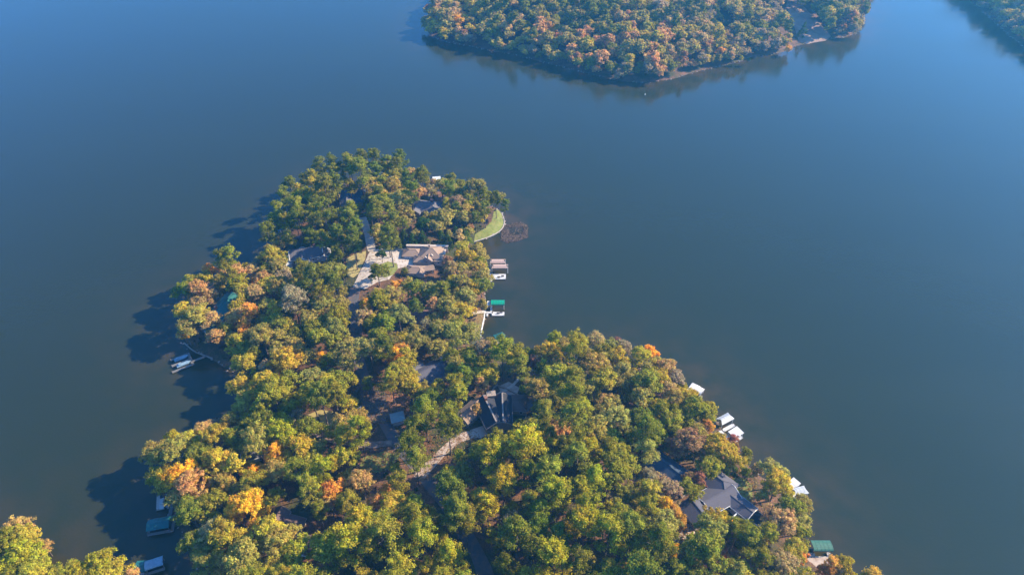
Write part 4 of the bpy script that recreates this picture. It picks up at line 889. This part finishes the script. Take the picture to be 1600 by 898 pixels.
def leaf_drifts():
    rs = np.random.RandomState(21); V = []; TI = []; CC = []; cols = np.array([[.30, .15, .06], [.22, .10, .05], [.36, .24, .08]])
    boxes = [(541,392,660,452,900),(741,327,789,378,180),(731,485,759,526,500),(562,600,644,662,2200),(564,705,625,740,900),(655,672,750,750,1500),(1140,745,1182,792,500),(1055,815,1086,852,500)]
    for (a, b, c, d, n) in boxes:
        for _ in range(n):
            p = G(rs.uniform(a, c), rs.uniform(b, d)); 
            if T.h(p.x, p.y) < .2: continue
            s = rs.uniform(.12, .3); z = p.z+rs.uniform(.3, .36); t = rs.uniform(-.04, .04, 4); q = rs.uniform(0, 6.28); cs, sn = math.cos(q)*s, math.sin(q)*s
            V.append([[p.x-cs, p.y-sn, z+t[0]], [p.x+sn, p.y-cs, z+t[1]], [p.x+cs, p.y+sn, z+t[2]], [p.x-sn, p.y+cs, z+t[3]]]); TI.append([rs.uniform(), rs.uniform(), 0, 1]); CC.append([*cols[rs.randint(3)], 1])
    tag(mesh_obj('fallen_leaves', quads_mesh('fallen_leaves', np.array(V), np.array(TI), M['leafstuff'], np.array(CC))), 'fallen brown leaves strewn over the lawns and driveways', 'leaves', None, 'stuff')
leaf_drifts()

# ------------------------------------------------------------------ small things
def car(u, v, rot, paint, label):
    p = G(u, v); e = empty('parked_car', p+Vector((0, 0, .22)), R(rot), label, 'car'); m = MB()
    prof = [(-2.25, .45), (-2.3, .8), (-2.1, .98), (-1.2, 1.02), (1.0, 1.0), (2.1, .85), (2.3, .6), (2.25, .35)]; hw = .9
    n = len(prof); vs_ = [(x, -hw, z) for x, z in prof]+[(x, hw, z) for x, z in prof]
    m.add(vs_, [tuple(range(n)), tuple(range(2*n-1, n-1, -1))]+[(i, i+n, (i+1) % n+n, (i+1) % n) for i in range(n)]); part(e, m, 'body', paint)
    m = MB(); b = [(-1.9, -.8, 1.0), (1.0, -.8, 1.0), (1.0, .8, 1.0), (-1.9, .8, 1.0), (-1.5, -.66, 1.5), (.3, -.66, 1.5), (.3, .66, 1.5), (-1.5, .66, 1.5)]
    m.add(b, [(0, 1, 5, 4), (1, 2, 6, 5), (2, 3, 7, 6), (3, 0, 4, 7)]); part(e, m, 'windows', 'glass')
    m = MB(); m.box((-.6, 0, 1.53), (1.85, 1.36, .07)); part(e, m, 'roof', paint)
    for x in (-1.4, 1.4):
        for y in (-.85, .85):
            m = MB(); m.tube((x, y-.11, .33), (x, y+.11, .33), .34, n=12); t = part(e, m, 'wheel', 'tyre'); r = MB(); r.tube((x, y-.12, .33), (x, y+.12, .33), .19, n=8); r.build('rim', M['metal'], t)
    for y in (-.6, .6): part(e, MB().box((2.27, y, .68), (.06, .35, .16)), 'headlight', 'white')
car(563, 643, 112, 'carpaint', 'white and pale blue car parked at the road edge by the clay bank')
def umbrella(u, v, label, m_):
    p = G(u, v); e = empty('patio_umbrella', p, 0, label, 'umbrella'); m = MB(); N = 8; R0 = 1.9
    ring = [(R0*math.cos(2*math.pi*k/N), R0*math.sin(2*math.pi*k/N), 2.3) for k in range(N)]
    m.add(ring+[(0, 0, 3.0)], [(k, (k+1) % N, N) for k in range(N)]); part(e, m, 'canopy', m_); part(e, MB().tube((0, 0, 0), (0, 0, 3.1), .05), 'pole', 'metal'); part(e, MB().tube((0, 0, 0), (0, 0, .15), .4, n=10), 'base', 'stone')
umbrella(601, 387, 'teal patio umbrella in shade at the top of the white driveway', 'tealmetal')
def bird(u, v, label):
    p = P(u, v, .1); rs = random.Random(3)
    e = empty('buoy', p, 0, label, 'buoy'); m = MB(); m.tube((0, 0, -.4), (0, 0, .4), .45, .45, 12); part(e, m, 'float', 'white'); part(e, MB().tube((0, 0, .4), (0, 0, 1.2), .18, .08, 8), 'top_mark', 'white')
bird(1008, 148, 'small white buoy floating on the lake in front of the far wooded shore')

# ------------------------------------------------------------------ far shores
FREG = [(700,30,60,'Ba4 Bo3 Bt3 By'),(800,40,60,'PG3 Bg4 Bo4 Bt Ba2'),(860,50,30,'BO Bp Bo2 Ba'),(930,60,50,'Bg3 Bo4 Ba3 Bp2 Bt'),(1000,70,60,'Ba4 Bp2 Bo4 Bg3 Bt'),(1100,60,60,'Bo4 Bp2 Ba4 PG2 Bt3 Pg'),(1200,50,60,'Bo4 PG2 Bt3 Bg2 Bb2 Ba'),(1310,30,50,'Bg3 Bo3 PG2 Bb Bt2 Ba'),
 (900,0,80,'PG2 Bo4 Bg3 Ba2 Bt'),(1100,0,90,'Bo4 PG2 Bt3 Bb Bg2 Ba'),(1560,20,80,'Bb2 Bt4 Bo4 PG Ba2')]
FACC = [(684,14,B,'t',1),(700,10,B,'a',1),(716,12,B,'y',.9),(690,22,B,'t',.9),(728,14,B,'a',.8),(856,45,B,'O',1),(868,50,B,'y',.8),(845,52,B,'O',.6),(742,42,TL,'O',.6),(752,40,TL,'p',.6),(934,66,B,'p',.95),(920,64,B,'O',.6),(950,65,B,'p',.9),(965,64,B,'p',.9),(980,98,B,'O',.6),(905,5,TL,'y',.9),(936,10,TL,'O',.6),(976,35,B,'r',.7),(985,38,B,'p',.8),(883,2,TL,'R',.6),
 (1012,45,B,'a',1),(1040,40,B,'p',1),(1083,30,B,'a',.8),(1106,65,B,'p',.9),(1125,80,B,'O',.8),(1130,72,TL,'p',.6),(1158,92,TL,'l',.5),(1185,65,B,'a',.8),(1232,76,B,'y',.6),(1152,68,B,'t',.9),(1340,36,B,'a',.8),(1335,45,B,'t',.8),(1255,48,CN,'k',1.5),(1150,12,B,'R',.6),(982,8,B,'r',.8),(1170,95,TL,'k',.4)]
MARKS2 = [(670,50,'the far island left tip'),(860,60,'the far orange tree'),(1008,130,'the far island bottom point'),(1165,95,'the far island notch'),(1265,60,'the bare rock slope'),(1345,40,'the far island right tip'),(760,70,'the far left bank'),(920,110,'the far shadowed bank'),(1090,105,'the far muddy bank'),(1200,80,'the far right bank'),(1590,40,'the top right corner'),(1000,20,'the far wood top'),(1120,30,'the far clearing')]
near_marks = MARKS; MARKS = MARKS2
for (u, v, k, c, s) in FACC: at_crown(u, v, k, c, s, None, TF)
FKEEP = [[(1076,600),(1086,594),(1104,602),(1100,614),(1084,610)],[(1118,648),(1138,644),(1146,654),(1160,676),(1150,684),(1132,676)],[(1226,738),(1236,742),(1242,756),(1232,752)],[(1236,762),(1256,758),(1260,770),(1240,776)],[(1264,842),(1298,842),(1296,864),(1266,864)],[(1266,866),(1290,866),(1288,878),(1268,880)],[(776,520),(790,522),(786,530),(776,528)],[(1222,-8),(1238,-6),(1262,16),(1292,52),(1290,62),(1256,66),(1242,40)], [(1118,28),(1140,26),(1150,34),(1130,40)]]
far_specs = []
def far_edge(key, t):
    p = LAND[key]
    for i in range(len(p)):
        a, b = Vector(p[i]), Vector(p[(i+1) % len(p)])
        for _ in range(max(1, int((b-a).length/2.6))):
            q = a.lerp(b, rnd.random()); dd = b-a; nrm = Vector((-dd.y, dd.x)).normalized()*rnd.uniform(.5, 5); q = q+nrm
            i_ = int((q.x-t.x0)/t.step); j_ = int((q.y-t.y0)/t.step)
            if not (0 <= i_ < t.nx and 0 <= j_ < t.ny) or t.sd[j_, i_] < -1.5: q = q-nrm*2
            z = max(t.h(q.x, q.y), -.2); u, v, f = proj((q.x, q.y, z+6))
            if v < -40 or u > 1720 or u < 600 or t.h(q.x, q.y) < -.6 or 1232 < u < 1300: continue
            if 1030 < u < 1240 and rnd.random() < .35: continue
            kind, col = palette(u, v, FREG); s = rnd.uniform(.6, 1.1); r = PROTO[kind][0][4]*s; col = rnd.choice([col, col, col, 'r', 'b', 'o'])
            if any((c-q.x)**2+(d-q.y)**2 < ((rr+r)*.34)**2 for c, d, rr in FAR): continue
            FAR.append((q.x, q.y, r*.8)); far_specs.append((v, q.x, q.y, z-(1.5*s if kind != 'broad' else 3*s), kind, col, s))
def far_fill(t, n, box, lim_v, sep, hmax):
    for _ in range(n):
        x = rnd.uniform(box[0], box[1]); y = rnd.uniform(box[2], box[3]); i = int((x-t.x0)/t.step); j = int((y-t.y0)/t.step)
        if not (0 <= i < t.nx and 0 <= j < t.ny) or t.sd[j, i] < .5: continue
        z = t.h(x, y); u, v, f = proj((x, y, z+13))
        if v < -75 or u > 1750 or u < 600: continue
        if any(pdist(k, u, v) < 9 for k in FKEEP[-2:]): continue
        kind, col = palette(u, v, FREG); s = rnd.choice([rnd.uniform(.6, .9), rnd.uniform(.85, 1.15), rnd.uniform(1.05, 1.35)]); r = PROTO[kind][0][4]*s
        if any((a-x)**2+(b-y)**2 < ((rr+r)*sep)**2 for a, b, rr in FAR): continue
        FAR.append((x, y, r)); far_specs.append((v, x, y, z, kind, col, s))
FAR = [(a, b, r) for a, b, _, _, r in TREES if b > 430]
bf = (LAND['far'][:, 0].min(), LAND['far'][:, 0].max(), LAND['far'][:, 1].min(), LAND['far'][:, 1].max())
be = (LAND['east'][:, 0].min(), LAND['east'][:, 0].max(), LAND['east'][:, 1].min(), LAND['east'][:, 1].max())
far_edge('far', TF); far_edge('east', TE); far_fill(TF, 15000, bf, 0, .42, 0); far_fill(TE, 9000, be, 0, .42, 0)
far_specs.sort(key=lambda a: -proj((a[1], a[2], a[3]))[2]*(1 if -20 < a[0] else .1))
rest = []
for (v, x, y, z, kind, col, s) in far_specs:
    nm = NAMES[kind][0]
    if v > -12 and COUNT[nm] < 300 and s > .75: plant(x, y, z, kind, col, s, None, nm.replace('_', ' ')+'s on the far shore')
    else: rest.append((x, y, z, kind, col, s))
def wood(name, rest, dens, size, label):
    low = {}
    for kind in ('pine', 'broad', 'tall', 'cone'):
        low[kind] = []
        for k in range(3):
            rs = np.random.RandomState(k+50); cl, H, cz, r = crown_clumps(kind, rs); low[kind].append(leaf_arrays(cl, dens, size, rs))
    V = []; TI = []; CC = []
    for (x, y, z, kind, col, s) in rest:
        v, t = low[kind][rnd.randrange(3)]; a = rnd.uniform(0, 6.28); ca, sa = math.cos(a)*s, math.sin(a)*s
        q = np.empty_like(v); q[..., 0] = v[..., 0]*ca-v[..., 1]*sa+x; q[..., 1] = v[..., 0]*sa+v[..., 1]*ca+y; q[..., 2] = v[..., 2]*s+z
        V.append(q); TI.append(t); c = np.array(COL[col][1])*rnd.uniform(1.0, 1.42)*(np.array([1.38, 1.2, .68]) if y > 420 else np.array([1.27, 1.16, .68])); CC.append(np.repeat(np.append(c, 1)[None], len(v), 0))
    if not V: return
    o = mesh_obj(name, quads_mesh(name, np.concatenate(V), np.concatenate(TI), M['leafstuff'], np.concatenate(CC)))
    tag(o, label, 'wood', None, 'stuff')
    sys.stderr.write('%s trees %d quads %d\n' % (name, len(rest), sum(len(v) for v in V)))
wood('far_wood', rest, 11, .85, 'distant mixed autumn wood covering the island across the lake')
wood('understorey', near_rest, 24, .55, 'smaller understorey trees filling gaps between the big crowns of the peninsula')
relabel(); MARKS = near_marks
def rock_slope():
    poly = [(1232,-8),(1246,0),(1262,18),(1280,36),(1298,58),(1290,64),(1262,69),(1248,66),(1240,40),(1228,10)]
    w_ = [G(u, v, TF) for u, v in poly]; bm = bmesh.new(); bm.faces.new([bm.verts.new((p.x, p.y, 0)) for p in w_])
    for ax, o0, n in ((0, TF.x0, (1, 0, 0)), (1, TF.y0, (0, 1, 0))):
        lo = min(p[ax] for p in w_); hi = max(p[ax] for p in w_); k = math.ceil((lo-o0)/TF.step)
        while o0+k*TF.step < hi:
            co = [0, 0, 0]; co[ax] = o0+k*TF.step; bmesh.ops.bisect_plane(bm, geom=bm.verts[:]+bm.edges[:]+bm.faces[:], plane_co=co, plane_no=n); k += 1
    for v in bm.verts: v.co.z = TF.h(v.co.x, v.co.y)+.3
    me = bpy.data.meshes.new('rock_slope'); bm.to_mesh(me); bm.free()
    me.materials.append(mat('bare_slope', (.22, .13, .09), (.36, .23, .16), .12, .95, .5)); tag(mesh_obj('rock_slope', me), kind='structure')
rock_slope()
def shore_line():
    """pale strip of mud and rock along the open shores"""
    mb = MB(); rs = random.Random(4)
    for key, t in (('far', TF), ('pen', T), ('east', TE), ('west', TW)):
        p = LAND[key]; n = len(p)
        for i in range(n):
            a, b = Vector(p[i]), Vector(p[(i+1) % n]); L = (b-a).length; k = int(L/1.6)
            for j in range(k):
                q = a.lerp(b, rs.random()); x, y = q.x+rs.uniform(-1.2, 1.2), q.y+rs.uniform(-1.2, 1.2); s = rs.uniform(.15, .55)
                u, v, _ = proj((x, y, 0))
                if -30 < u < 1630 and -20 < v < 920: mb.box((x, y, max(t.h(x, y), -.1)+s*.15), (s*2, s*1.3, s), rs.uniform(0, 3))
    tag(mb.build('shore_stones', M['rock']), 'scattered pale stones along the water edge of the wooded shores', 'stones', None, 'stuff')
shore_line()

# ------------------------------------------------------------------ haze
hm = bpy.data.materials.new('haze'); hm.use_nodes = True; n = hm.node_tree.nodes; n.clear()
pv = n.new('ShaderNodeVolumePrincipled'); pv.inputs['Color'].default_value = (.1, .52, 1, 1); pv.inputs['Density'].default_value = .00020; pv.inputs['Anisotropy'].default_value = .35
oo = n.new('ShaderNodeOutputMaterial'); hm.node_tree.links.new(pv.outputs[0], oo.inputs['Volume'])
h_ = MB().box((0, 0, 121), (19000, 19000, 250)).build('haze', hm); tag(h_, 'pale haze hanging over the lake and the far shore', 'haze', None, 'stuff')
